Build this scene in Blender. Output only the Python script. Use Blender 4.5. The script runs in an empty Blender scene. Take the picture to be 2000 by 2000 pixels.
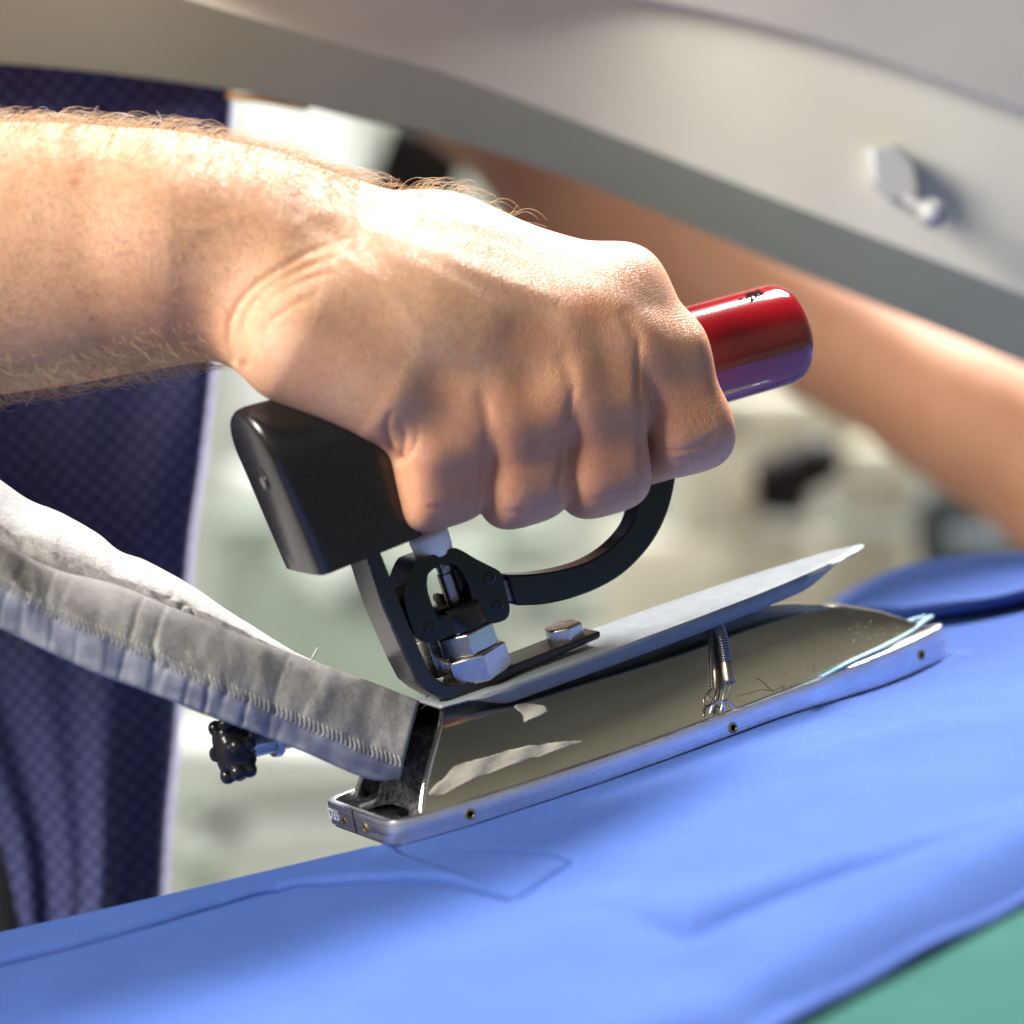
import bpy, bmesh, math, random
import numpy as np
from mathutils import Vector, Matrix, noise
from mathutils.bvhtree import BVHTree

# ------------------------------------------------------------------ frame of reference
S = 0.00015            # metres per working unit (one unit = 0.15 mm)
D = 7333.0             # camera distance in working units (1.1 m)
sc = bpy.context.scene
col = sc.collection

# ------------------------------------------------------------------ camera
cam_d = bpy.data.cameras.new('camera')
cam = bpy.data.objects.new('camera', cam_d); col.objects.link(cam)
cam.location = (0, -D * S, 0); cam.rotation_euler = (math.radians(90), 0, 0)
cam_d.sensor_width = 36; cam_d.lens = 36 * D / 2000
cam_d.clip_start = 0.05; cam_d.clip_end = 60
cam_d.dof.use_dof = True
cam_d.dof.focus_distance = (D - 40) * S
cam_d.dof.aperture_fstop = 5.6
sc.camera = cam

# ------------------------------------------------------------------ world and lamps
world = bpy.data.worlds.new('World'); sc.world = world; world.use_nodes = True
bg = world.node_tree.nodes['Background']
bg.inputs['Strength'].default_value = 0.125
_nt = world.node_tree; _tc = _nt.nodes.new('ShaderNodeTexCoord'); _sp = _nt.nodes.new('ShaderNodeSeparateXYZ'); _mr = _nt.nodes.new('ShaderNodeMapRange'); _cr = _nt.nodes.new('ShaderNodeValToRGB')
_nt.links.new(_tc.outputs['Generated'], _sp.inputs[0]); _nt.links.new(_sp.outputs['Z'], _mr.inputs[0]); _mr.inputs[1].default_value = -1; _mr.inputs[2].default_value = 1
_nt.links.new(_mr.outputs[0], _cr.inputs[0]); _nt.links.new(_cr.outputs[0], bg.inputs['Color'])
_e = _cr.color_ramp.elements; _e.new(.5); _e.new(.62); _e.new(.78)  # unseen surroundings graded by height so the dome reflects a gradient
for _q, (_p, _c) in zip(_e, ((.30, (.40, .36, .29)), (.50, (2.3, 2.15, 1.75)), (.66, (2.4, 2.3, 1.9)), (.80, (.75, .76, .72)), (1.0, (.40, .43, .48)))):
    _q.position = _p; _q.color = (*_c, 1)

def area(name, loc, target, size, power, color, size_y=None, spread=None):
    l = bpy.data.lights.new(name, 'AREA'); l.energy = power; l.color = color
    l.shape = 'RECTANGLE'; l.size = size; l.size_y = size_y or size
    if spread: l.spread = math.radians(spread)
    o = bpy.data.objects.new(name, l); col.objects.link(o); o.location = loc
    o.rotation_euler = (Vector(target) - Vector(loc)).to_track_quat('-Z', 'Y').to_euler()
    return o
# hard window light from behind and above, soft room light from the front left, an unseen fill added to brighten the room behind
area('key_lamp', (0.70, 1.30, 2.70), (0, 0, 0), 0.80, 420, (1.0, 0.97, 0.96))
area('room_lamp', (-2.15, -1.25, 1.15), (0, 0, 0), 1.0, 190, (1.0, 0.95, 0.88))
area('background_fill', (0.2, 1.5, 2.6), (0.2, 2.9, -0.3), 1.2, 9, (1.0, 0.99, 0.95))

sc.render.engine = 'CYCLES'
sc.cycles.use_denoising = True
sc.cycles.max_bounces = 7
sc.cycles.adaptive_threshold = 0.03
sc.cycles.sample_clamp_indirect = 6
sc.view_settings.view_transform = 'Standard'; sc.view_settings.look = 'None'
sc.view_settings.exposure = 0.0; sc.view_settings.gamma = 1.0
random.seed(4); rng = np.random.default_rng(4)

# ------------------------------------------------------------------ coordinate helpers
def Rm(a, e, r):
    a, e, r = np.radians([a, e, r])
    Rz = np.array([[np.cos(a), -np.sin(a), 0], [np.sin(a), np.cos(a), 0], [0, 0, 1]])
    Rx = np.array([[1, 0, 0], [0, np.cos(e), -np.sin(e)], [0, np.sin(e), np.cos(e)]])
    Ry = np.array([[np.cos(r), 0, -np.sin(r)], [0, 1, 0], [np.sin(r), 0, np.cos(r)]])
    return Ry @ Rx @ Rz
IR = Rm(24.466, 9.864, 11.685)                 # orientation of the pressing surface and the iron on it
IO = np.array([-289.8, -150.0, -623.8])        # rear centre of the sole
EYE = np.array([0, -D, 0.0])
def W(px, py, y=0.0):
    f = (D + y) / D
    return np.array([(px - 1000) * f, y, (1000 - py) * f])
def proj(p):
    f = D / (D + p[..., 1]); return np.stack([1000 + p[..., 0] * f, 1000 - p[..., 2] * f], -1)
def lray(px, py):
    return IR.T @ (EYE - IO), IR.T @ np.array([px - 1000.0, D, 1000.0 - py])
def onL(px, py, ax, val):                      # point of the sight line on a plane of the iron's own frame
    c, d = lray(px, py); return c + (val - c[ax]) / d[ax] * d
def xz(pts, y):
    return [(p[0], p[2]) for p in (onL(a, b, 1, y) for a, b in pts)]
def to_local(w): return IR.T @ (np.asarray(w) - IO)

# ------------------------------------------------------------------ object helpers
def link(name, me, mat=None, parent=None, smooth=True, kind=None):
    if mat is not None:
        me.materials.append(mat)
    o = bpy.data.objects.new(name, me); col.objects.link(o)
    if parent is not None: o.parent = parent
    if smooth:
        me.polygons.foreach_set('use_smooth', [True] * len(me.polygons))
    if kind: o['kind'] = kind
    return o
def mesh(name, v, f, mat=None, parent=None, smooth=True, kind=None, origin=None, auto=None):
    v = np.asarray(v, float)
    if origin is not None: v = v - np.asarray(origin)
    me = bpy.data.meshes.new(name)
    me.from_pydata((v * S).tolist(), [], [tuple(int(i) for i in q) for q in f]); me.update()
    bm = bmesh.new(); bm.from_mesh(me)
    bmesh.ops.recalc_face_normals(bm, faces=bm.faces); bm.to_mesh(me); bm.free()
    if auto: me.set_sharp_from_angle(angle=math.radians(auto))
    o = link(name, me, mat, parent, smooth, kind)
    if origin is not None: o.location = Vector(np.asarray(origin) * S)
    return o
def bevel(o, w, seg=2, ang=35):
    m = o.modifiers.new('bevel', 'BEVEL'); m.width = w * S; m.segments = seg
    m.limit_method = 'ANGLE'; m.angle_limit = math.radians(ang); m.harden_normals = False
    return o
def tag(o, label, cat, group=None):
    o['label'] = label; o['category'] = cat
    if group: o['group'] = group
    return o
def empty(name, loc, rot=None):
    o = bpy.data.objects.new(name, None); col.objects.link(o); o.empty_display_size = 0.02
    M = Matrix.Identity(3) if rot is None else Matrix(rot.tolist())
    o.matrix_world = Matrix.Translation(Vector(np.asarray(loc) * S)) @ M.to_4x4()
    return o
def grid_faces(n, m, close_u=False, close_v=False):
    f = []
    for i in range(n if close_u else n - 1):
        for j in range(m if close_v else m - 1):
            a, b = i, (i + 1) % n; c, d = j, (j + 1) % m
            f.append((a * m + c, a * m + d, b * m + d, b * m + c))
    return f
def frame(axis, ref=(0, 1, 0)):
    a = np.asarray(axis, float); a = a / np.linalg.norm(a)
    r = np.asarray(ref, float); r = r - a * (r @ a)
    if np.linalg.norm(r) < 1e-6:
        r = np.array([1.0, 0, 0]) - a * a[0]
    r /= np.linalg.norm(r); return a, r, np.cross(a, r)
def lathe(base, axis, prof, n=32, ref=(0, 1, 0), hexa=False):
    """profile = [(distance along axis, radius)], closed with caps"""
    a, r, s = frame(axis, ref); v = []; b = np.asarray(base, float)
    for h, rad in prof:
        for k in range(n):
            t = 2 * math.pi * k / n
            v.append(b + a * h + (r * math.cos(t) + s * math.sin(t)) * rad)
    f = grid_faces(len(prof), n, False, True)
    f.append(tuple(range(n))); f.append(tuple((len(prof) - 1) * n + k for k in range(n)))
    return v, f
def sweep(path, rad, n=10, ref=(0, 1, 0), caps=True):
    path = np.asarray(path, float); m = len(path)
    rad = np.broadcast_to(np.asarray(rad, float), (m,))
    v = []; prev = np.asarray(ref, float)
    for i in range(m):
        t = path[min(i + 1, m - 1)] - path[max(i - 1, 0)]
        a, r, s = frame(t, prev); prev = r
        for k in range(n):
            q = 2 * math.pi * k / n
            v.append(path[i] + (r * math.cos(q) + s * math.sin(q)) * rad[i])
    f = grid_faces(m, n, False, True)
    if caps:
        f.append(tuple(range(n))); f.append(tuple((m - 1) * n + k for k in range(n)))
    return v, f
def extrude_xz(poly, y0, y1, hole=None):
    n = len(poly)
    if hole is None:
        v = [(x, y0, z) for x, z in poly] + [(x, y1, z) for x, z in poly]
        f = [(i, (i + 1) % n, n + (i + 1) % n, n + i) for i in range(n)]
        f += [tuple(range(n)), tuple(range(2 * n - 1, n - 1, -1))]
        return v, f
    v = [(x, y, z) for y in (y0, y1) for loop in (poly, hole) for x, z in loop]
    f = []
    for k in range(2):
        o, h = k * 2 * n, k * 2 * n + n
        for i in range(n):
            j = (i + 1) % n
            f.append((o + i, o + j, h + j, h + i))
    for i in range(n):
        j = (i + 1) % n
        f.append((i, j, 2 * n + j, 2 * n + i)); f.append((n + i, n + j, 3 * n + j, 3 * n + i))
    return v, f
def spline(pts, n, closed=False):
    """Catmull-Rom through pts, resampled evenly to n points"""
    p = np.asarray(pts, float)
    q = np.vstack([p[-1:], p, p[:2]]) if closed else np.vstack([2 * p[0] - p[1], p, 2 * p[-1] - p[-2]])
    out = []
    for i in range(1, len(q) - 2):
        for t in np.linspace(0, 1, 24, endpoint=False):
            a, b, c, d = q[i - 1], q[i], q[i + 1], q[i + 2]
            out.append(.5 * (2 * b + (c - a) * t + (2 * a - 5 * b + 4 * c - d) * t * t + (3 * b - a - 3 * c + d) * t ** 3))
    out.append(p[0] if closed else p[-1]); out = np.array(out)
    L = np.r_[0, np.cumsum(np.linalg.norm(np.diff(out, axis=0), axis=1))]
    u = np.linspace(0, L[-1], n, endpoint=not closed)
    return np.stack([np.interp(u, L, out[:, k]) for k in range(out.shape[1])], 1)
def sstep(a, b, x):
    t = np.clip((np.asarray(x, float) - a) / (b - a), 0, 1); return t * t * (3 - 2 * t)
def poly_dist(P, line):
    """distance of points P (n,2) from a polyline, and the fraction along it"""
    line = np.asarray(line, float); best = np.full(len(P), 1e9); par = np.zeros(len(P)); m = len(line) - 1
    for i in range(m):
        a, b = line[i], line[i + 1]; ab = b - a
        t = np.clip(((P - a) @ ab) / (ab @ ab), 0, 1)
        d = np.hypot(*(P - a - t[:, None] * ab).T)
        k = d < best; best[k] = d[k]; par[k] = (i + t[k]) / m
    return best, par

# ------------------------------------------------------------------ materials
def mat(name, base=(.5, .5, .5), rough=.5, metal=0.0, **kw):
    m = bpy.data.materials.new(name); m.use_nodes = True
    b = m.node_tree.nodes['Principled BSDF']
    b.inputs['Base Color'].default_value = (*base, 1); b.inputs['Roughness'].default_value = rough
    b.inputs['Metallic'].default_value = metal
    for k, v in kw.items(): b.inputs[k.replace('_', ' ')].default_value = v
    return m
class N:
    def __init__(s, m): s.t = m.node_tree; s.b = s.t.nodes['Principled BSDF']
    def add(s, typ, **kw):
        n = s.t.nodes.new(typ)
        for k, v in kw.items(): setattr(n, k, v)
        return n
    def co(s, scale=(1, 1, 1), kind='Object'):
        c = s.add('ShaderNodeTexCoord'); mp = s.add('ShaderNodeMapping')
        s.t.links.new(c.outputs[kind], mp.inputs[0]); mp.inputs['Scale'].default_value = scale
        return mp.outputs[0]
    def noise(s, scale, detail=4, vec=None, rough=.55, dist=0.0):
        n = s.add('ShaderNodeTexNoise'); n.inputs['Scale'].default_value = scale
        n.inputs['Detail'].default_value = detail; n.inputs['Roughness'].default_value = rough
        n.inputs['Distortion'].default_value = dist
        s.t.links.new(vec if vec is not None else s.co(), n.inputs['Vector']); return n.outputs['Fac']
    def ramp(s, fac, stops):
        r = s.add('ShaderNodeValToRGB'); e = r.color_ramp.elements
        while len(e) < len(stops): e.new(.5)
        for q, (p, c) in zip(e, stops):
            q.position = p; q.color = (*c, 1) if len(c) == 3 else c
        s.t.links.new(fac, r.inputs[0]); return r.outputs[0]
    def mix(s, fac, a, b, mode='MIX'):
        n = s.add('ShaderNodeMix', data_type='RGBA', blend_type=mode)
        for i, x in ((0, fac), (6, a), (7, b)):
            if hasattr(x, 'is_linked'): s.t.links.new(x, n.inputs[i])
            else: n.inputs[i].default_value = x if i == 0 else (*x, 1)
        return n.outputs[2]
    def rng(s, fac, a, b, lo=0.0, hi=1.0):
        n = s.add('ShaderNodeMapRange'); s.t.links.new(fac, n.inputs[0])
        n.inputs[1].default_value = lo; n.inputs[2].default_value = hi
        n.inputs[3].default_value = a; n.inputs[4].default_value = b; return n.outputs[0]
    def set(s, name, out): s.t.links.new(out, s.b.inputs[name])
    def bump(s, fac, strength, dist, prev=None):
        n = s.add('ShaderNodeBump'); n.inputs['Strength'].default_value = strength; n.inputs['Distance'].default_value = dist
        s.t.links.new(fac, n.inputs['Height'])
        if prev is not None: s.t.links.new(prev, n.inputs['Normal'])
        return n.outputs[0]
M = {}
# polished chrome with wiping haze
M['chrome'] = mat('polished_chrome', (.62, .58, .47), .05, 1.0); n = N(M['chrome'])
n.set('Roughness', n.rng(n.noise(60, 5, n.co((1, 4, 4))), .03, .13, .35, .75))
n.set('Base Color', n.ramp(n.noise(22, 5, n.co((.6, 2, 2)), dist=.6), [(.25, (.52, .50, .42)), (.5, (.70, .67, .56)), (.75, (.84, .81, .70))]))
n.set('Normal', n.bump(n.noise(18, 2), .05, .003))
# brushed aluminium of the shoe rim: fine lines along its length
M['alu'] = mat('brushed_aluminium', (.74, .75, .80), .3, 1.0); n = N(M['alu'])
g = n.noise(700, 3, n.co((.06, .06, 3))); n.set('Roughness', n.rng(g, .2, .42, .3, .7))
n.set('Base Color', n.ramp(n.noise(90, 5, n.co((1, 1, 3))), [(.3, (.66, .67, .73)), (.65, (.80, .81, .85))]))
n.set('Normal', n.bump(g, .12, .0002))
M['steel'] = mat('bright_steel', (.62, .60, .55), .22, 1.0); n = N(M['steel'])
n.set('Roughness', n.rng(n.noise(300, 4), .14, .38)); n.set('Normal', n.bump(n.noise(500, 3), .08, .0002))
M['dull_steel'] = mat('dull_steel', (.33, .29, .25), .34, 1.0)
M['spring'] = mat('grey_spring_wire', (.24, .24, .25), .32, 1.0)
M['brass'] = mat('old_brass', (.55, .40, .16), .35, 1.0)
M['hole'] = mat('dark_hole', (.012, .011, .01), .9, Specular_IOR_Level=0.0)
# black parts: gloss plastic with dust specks
def dusty(name, base, rough, dustc, lo, hi, scale):
    m = mat(name, base, rough); q = N(m)
    sp = q.ramp(q.noise(scale, 2, rough=.7), [(lo, (0, 0, 0)), (hi, (1, 1, 1))])
    q.set('Base Color', q.mix(sp, base, dustc)); q.set('Roughness', q.rng(sp, rough, .7)); return m
M['black'] = dusty('gloss_black_plastic', (.012, .011, .011), .24, (.06, .06, .07), .66, .75, 1500)
M['black_metal'] = dusty('black_lacquered_metal', (.008, .008, .009), .2, (.10, .10, .11), .70, .78, 1100)
M['rim_black'] = dusty('worn_black_bar', (.02, .019, .019), .28, (.2, .2, .2), .66, .74, 800)
# red lacquer
M['red'] = mat('red_lacquer', (.24, .004, .008), .12, Coat_Weight=.6, Coat_Roughness=.05); n = N(M['red'])
sp = n.ramp(n.noise(1500, 2, rough=.7), [(.73, (0, 0, 0)), (.78, (1, 1, 1))])
n.set('Base Color', n.mix(sp, (.24, .004, .008), (.55, .25, .25)))
# grey hammered powder coat of the heat shield
M['shield'] = mat('grey_textured_paint', (.17, .19, .205), .45); n = N(M['shield'])
nv = n.noise(1300, 2); n.set('Normal', n.bump(nv, .35, .0004)); n.set('Roughness', n.rng(nv, .35, .6))
n.set('Base Color', n.ramp(n.noise(200, 4), [(.3, (.15, .17, .185)), (.7, (.195, .215, .23))]))
M['nylon'] = mat('cream_nylon', (.93, .90, .80), .45, Subsurface_Weight=.3, Subsurface_Scale=.002, Subsurface_Radius=(1.0, .85, .6))
M['gasket'] = mat('pale_blue_gasket', (.30, .47, .55), .8); n = N(M['gasket'])
n.set('Normal', n.bump(n.noise(2500, 3), .5, .0003))
M['reflection_patch'] = mat('cream_reflection', (.46, .45, .36), .3); n = N(M['reflection_patch'])
n.set('Base Color', n.ramp(n.noise(160, 4, n.co((1, 1, 1))), [(.3, (.33, .32, .25)), (.7, (.50, .48, .39))]))
M['insul'] = mat('charred_insulation', (.05, .048, .05), .9); n = N(M['insul'])
n.set('Normal', n.bump(n.noise(900, 5, rough=.7), 1.0, .001))
n.set('Base Color', n.ramp(n.noise(500, 5, rough=.7), [(.4, (.012, .011, .011)), (.62, (.16, .16, .17))]))
# sleeve: silver-grey coated cloth
M['sleeve'] = mat('silver_grey_cloth', (.40, .39, .37), .65, Specular_IOR_Level=.2); n = N(M['sleeve'])
wv = n.noise(2600, 2); n.set('Normal', n.bump(wv, .6, .0003, n.bump(n.noise(90, 5, rough=.6), .35, .003)))
c1 = n.ramp(n.noise(70, 5, rough=.65), [(.3, (.20, .195, .185)), (.7, (.32, .314, .298))])
sp = n.ramp(n.noise(1900, 1), [(.62, (0, 0, 0)), (.74, (1, 1, 1))])
n.set('Base Color', n.mix(n.rng(sp, 0, .5), c1, (.58, .57, .54)))
M['sleeve_under'] = mat('sleeve_lining', (.52, .54, .60), .7); n = N(M['sleeve_under'])
n.set('Base Color', n.ramp(n.noise(55, 5, n.co((1, 1, 2)), rough=.6), [(.36, (.17, .175, .22)), (.62, (.34, .34, .35))]))
n.set('Normal', n.bump(n.noise(2200, 2), .5, .0003))
M['thread'] = mat('pale_thread', (.40, .39, .365), .8)
# blue cotton
def cotton(name, a, b, scale=16000):
    m = mat(name, a, .85, Specular_IOR_Level=.15); q = N(m)
    co = q.co()
    w1 = q.add('ShaderNodeTexNoise'); w1.inputs['Scale'].default_value = 1900; w1.inputs['Detail'].default_value = 2
    q.t.links.new(co, w1.inputs['Vector'])
    wv1 = q.add('ShaderNodeTexWave', bands_direction='X'); wv1.inputs['Scale'].default_value = 520; wv1.inputs['Distortion'].default_value = 1.5
    wv2 = q.add('ShaderNodeTexWave', bands_direction='Y'); wv2.inputs['Scale'].default_value = 520; wv2.inputs['Distortion'].default_value = 1.5
    q.t.links.new(co, wv1.inputs['Vector']); q.t.links.new(co, wv2.inputs['Vector'])
    wm = q.mix(.5, wv1.outputs['Color'], wv2.outputs['Color'])
    big = q.mix(q.rng(q.noise(30, 4), .0, 1.0, .3, .7), a, b)
    grain = q.ramp(w1.outputs['Fac'], [(.3, (.80, .80, .85)), (.7, (1.16, 1.16, 1.10))])
    q.set('Base Color', q.mix(1.0, big, grain, 'MULTIPLY'))
    nb = q.bump(q.noise(75, 5, rough=.6), .25, .0016)
    q.set('Normal', q.bump(wm, .25, .0002, q.bump(w1.outputs['Fac'], .75, .0004, nb))); return m
M['blue'] = cotton('periwinkle_cotton', (.041, .086, .285), (.049, .098, .315))
M['seam'] = mat('blue_seam_thread', (.034, .07, .25), .9, Specular_IOR_Level=.1)
M['green'] = cotton('green_board_cover', (.013, .075, .062), (.018, .092, .076))
# navy cloth with small dots
M['navy'] = mat('navy_dotted_cloth', (.012, .012, .05), .8, Sheen_Weight=.5); n = N(M['navy']); n.b.inputs['Sheen Weight'].default_value = .28; n.b.inputs['Sheen Roughness'].default_value = .25; n.b.inputs['Sheen Tint'].default_value = (.75, .72, 1, 1)
vo = n.add('ShaderNodeTexVoronoi', voronoi_dimensions='2D'); vo.inputs['Scale'].default_value = 1.0; vo.inputs['Randomness'].default_value = .08
_tc2 = n.add('ShaderNodeTexCoord'); _r = n.add('ShaderNodeVectorRotate', rotation_type='X_AXIS'); _r.inputs['Angle'].default_value = math.radians(-90)
_r2 = n.add('ShaderNodeMapping'); _r2.inputs['Rotation'].default_value = (0, 0, math.radians(40)); _r2.inputs['Scale'].default_value = (215, 215, 215)
n.t.links.new(_tc2.outputs['Object'], _r.inputs['Vector']); n.t.links.new(_r.outputs[0], _r2.inputs[0]); n.t.links.new(_r2.outputs[0], vo.inputs['Vector'])
dots = n.ramp(vo.outputs['Distance'], [(.20, (1, 1, 1)), (.30, (0, 0, 0))])
n.set('Base Color', n.mix(n.rng(dots, 0, .85), (.014, .017, .08), (.07, .08, .19)))
M['trousers'] = mat('black_cloth', (.008, .009, .012), .9)
# skin
M['skin'] = mat('skin', (.55, .30, .18), .5, Subsurface_Weight=.35, Subsurface_Scale=.006, Subsurface_Radius=(1.0, .35, .18)); n = N(M['skin'])
n.b.inputs['Specular IOR Level'].default_value = .5
at = n.add('ShaderNodeAttribute', attribute_name='flush')
base = n.ramp(n.noise(45, 5, rough=.6), [(.3, (.62, .335, .19)), (.55, (.68, .39, .235)), (.75, (.73, .445, .285))])
base = n.mix(n.rng(at.outputs['Fac'], 0, .8), base, (.54, .19, .085))
mott = n.ramp(n.noise(520, 3, rough=.6), [(.35, (.88, .80, .78)), (.6, (1.04, 1.03, 1.02))])
base = n.mix(.5, base, mott, 'MULTIPLY')
fr = n.ramp(n.noise(330, 2), [(.71, (0, 0, 0)), (.77, (1, 1, 1))])
base = n.mix(n.rng(fr, 0, .1), base, (.36, .15, .075))
n.set('Base Color', base)
vo = n.add('ShaderNodeTexVoronoi', feature='DISTANCE_TO_EDGE'); vo.inputs['Scale'].default_value = 1100
n.t.links.new(n.co((1, 1, 1.25)), vo.inputs['Vector'])
pores = n.rng(vo.outputs['Distance'], 0, 1, 0, .25)
n1 = n.bump(n.noise(260, 4), .14, .0006); n2 = n.bump(pores, .45, .00024, n1)
n.set('Normal', n2); n.set('Roughness', n.rng(n.noise(400, 3), .38, .56))
M['hair'] = mat('fair_arm_hair', (.50, .36, .22), .4); M['hair'].node_tree.nodes['Principled BSDF'].inputs['Specular IOR Level'].default_value = .6
def plain(name, c, rough=.55, metal=0.0):
    m = mat(name, c, rough, metal); q = N(m)
    d = tuple(x * .82 for x in c)
    q.set('Base Color', q.ramp(q.noise(9, 5), [(.3, d), (.7, c)])); return m
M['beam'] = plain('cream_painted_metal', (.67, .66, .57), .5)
M['underside'] = plain('beam_underside_shade', (.38, .40, .29), .6)  # shade under the cream beam, put into an olive-grey colour
M['beam_lip'] = plain('grey_painted_metal', (.46, .45, .43), .5)
M['latch'] = plain('blue_grey_steel', (.40, .41, .42), .5, .2)
M['wall'] = plain('pale_grey_green_wall', (.27, .29, .25), .9)
M['floor'] = plain('grey_floor', (.13, .135, .13), .8)
M['ivory'] = plain('ivory_machine_paint', (.50, .48, .37), .5)
M['white'] = plain('white_paint', (.50, .53, .50), .5)
M['sage'] = plain('sage_green_paint', (.17, .21, .17), .6)
M['slate'] = plain('slate_cloth', (.04, .055, .06), .8)
M['coal'] = plain('black_rubber', (.012, .012, .013), .6)
M['tan'] = plain('tan_paint', (.28, .22, .17), .7)
M['orange'] = plain('orange_strip', (.60, .33, .08), .5)

# ================================================================== SETTING: wall, floor, machines far behind
def box_obj(name, c, size, m, parent=None, bev=None, rz=0.0, ry=0.0):
    bm = bmesh.new(); bmesh.ops.create_cube(bm, size=1)
    bmesh.ops.scale(bm, vec=Vector(np.asarray(size) * S), verts=bm.verts)
    if bev: bmesh.ops.bevel(bm, geom=bm.edges[:], offset=bev * S, segments=4, profile=.5, affect='EDGES')
    bmesh.ops.rotate(bm, cent=(0, 0, 0), matrix=Matrix.Rotation(ry, 3, 'Y'), verts=bm.verts)
    bmesh.ops.rotate(bm, cent=(0, 0, 0), matrix=Matrix.Rotation(rz, 3, 'Z'), verts=bm.verts)
    me = bpy.data.meshes.new(name); bm.to_mesh(me); bm.free()
    me.set_sharp_from_angle(angle=math.radians(40))
    o = link(name, me, m, parent); o.location = Vector(np.asarray(c) * S)
    return o
wall = box_obj('wall', (0, 19000, 0), (26000, 300, 20000), M['wall']); wall['kind'] = 'structure'
flo = box_obj('floor', (0, 9000, -7000), (26000, 22000, 200), M['floor']); flo['kind'] = 'structure'
def pxbox(name, x0, y0, x1, y1, depth, thick, m, label, cat, bev=60, tilt=0.0, group=None):
    """a box-like machine standing at the given depth"""
    a, b = W(x0, y0, depth), W(x1, y1, depth)
    c = (a + b) / 2; c[1] += thick / 2
    o = box_obj(name, c, (abs(b[0] - a[0]), thick, abs(b[2] - a[2])), m, None, bev, 0, math.radians(tilt))
    return tag(o, label, cat, group)
# machines and things out of focus behind the iron, each with its parts
def machine(name, label, cat, parts, origin):
    e = empty(name, origin); tag(e, label, cat)
    for nm, x0, y0, x1, y1, depth, thick, m, bev, tilt in parts:
        a, b = W(x0, y0, depth), W(x1, y1, depth); c = (a + b) / 2; c[1] += thick / 2
        o = box_obj(nm, c - np.asarray(origin), (abs(b[0] - a[0]), thick, abs(b[2] - a[2])), M[m], e, bev, 0, math.radians(tilt))
    return e
machine('sewing_machine', 'ivory sewing machine out of focus behind the red handle end', 'machine', [
    ('bed', 1180, 1040, 1790, 1330, 9000, 900, 'ivory', 60, 0), ('pillar', 1330, 770, 1475, 1050, 9000, 700, 'ivory', 60, 0),
    ('arm', 1330, 760, 1830, 880, 9000, 700, 'ivory', 60, 0), ('motor', 1455, 930, 1600, 1015, 8800, 500, 'tan', 80, 0),
    ('needle_head', 1655, 860, 1790, 1010, 8900, 650, 'ivory', 50, 0)], W(1480, 1330, 9000))
machine('dark_cushion', 'black rubber pad lying askew below the far arm', 'pad', [('pad', 1475, 868, 1650, 968, 5200, 260, 'coal', 70, -28), ('strap', 1475, 925, 1580, 1005, 5210, 200, 'coal', 60, 10)], W(1560, 985, 5200))
machine('slate_bundle', 'dark slate cloth bundle at the right edge behind the garment', 'bundle', [('roll', 1805, 905, 2120, 1180, 7000, 600, 'slate', 240, 18), ('flap', 1830, 1030, 2120, 1230, 6800, 300, 'slate', 110, 0)], W(1960, 1220, 7000))
machine('steam_unit', 'sage green unit with a white dome behind the black handle block', 'machine', [
    ('cabinet', 420, 1070, 980, 1420, 9500, 800, 'sage', 80, 0), ('dome', 575, 1040, 700, 1170, 9000, 700, 'white', 200, 0),
    ('lid', 440, 900, 760, 1010, 9600, 500, 'white', 90, 0), ('vent', 400, 1000, 560, 1060, 9450, 200, 'sage', 50, 0)], W(600, 1420, 9500))
machine('work_table', 'long pale table with dark feet low behind the iron tail', 'table', [
    ('top', 250, 1455, 1100, 1520, 8200, 1200, 'white', 30, 3), ('shelf', 250, 1590, 1050, 1640, 8300, 1000, 'white', 30, -4),
    ('foot', 345, 1545, 405, 1610, 8100, 220, 'sage', 60, 0), ('foot', 355, 1660, 425, 1740, 8100, 220, 'sage', 60, 0)], W(600, 1740, 8200))
machine('grey_cabinet', 'grey green cabinet behind the wrist and the navy garment', 'cabinet', [
    ('carcass', 430, 150, 880, 880, 12500, 700, 'wall', 60, 0), ('door', 450, 175, 690, 860, 12400, 90, 'white', 30, 0), ('handle', 735, 225, 900, 420, 6000, 300, 'coal', 90, 20)], W(650, 880, 12500))
machine('dark_spool_rack', 'dim grey rack under the fist behind the lever', 'rack', [
    ('block', 960, 1020, 1100, 1090, 10500, 300, 'sage', 100, 0), ('block', 1000, 1140, 1240, 1200, 10500, 300, 'sage', 90, -12)], W(1050, 1200, 10500))

# ------------------------------------------------------------------ overhead beam of the pressing machine
st = [(-260, -40, -200, -330, -600, 900), (60, 128, -92, -230, -520, 1000), (450, 176, 27, -190, -470, 1250), (725, 240, 105, -120, -420, 1500),
      (860, 266, 142, -90, -390, 1650), (1171, 370, 259, -40, -330, 1950), (1575, 538, 417, 81, -200, 2300), (2000, 713, 580, 229, -60, 2700), (2450, 905, 760, 400, 120, 3100)]
st = [(a, b, c, min(d, -8, c - 40) if d < 0 else d, min(d, -8, c - 40) - 14, f) for a, b, c, d, e, f in [(a, b, c, max(d, -9) if d < 0 else d, e, f) for a, b, c, d, e, f in st]]
st[0] = (-260, 120, -185, -230, -244, 600)
st = [q[:5] + (float(np.interp(q[0], [-260, 450, 1100, 2450], [640, 800, 1250, 1600])),) for q in st]
rows = []
for px, yb, ym, yu, yt, dp in st:
    B = W(px, yb, dp + 250); Mi = W(px + 12, ym, dp); U = W(px + 20, yu, dp + 10); U2 = W(px + 20, yu - 6, dp - 45); T = W(px + 20, yt, dp - 40)
    T2 = T + np.array([0, 260, -20]); B2 = B + np.array([0, 220, 60])
    rows.append([B, Mi, U, U2, T, T2, B2])
rows = np.array(rows)
bl = np.stack([spline(rows[:, k], 60) for k in range(rows.shape[1])], 1)
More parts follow.
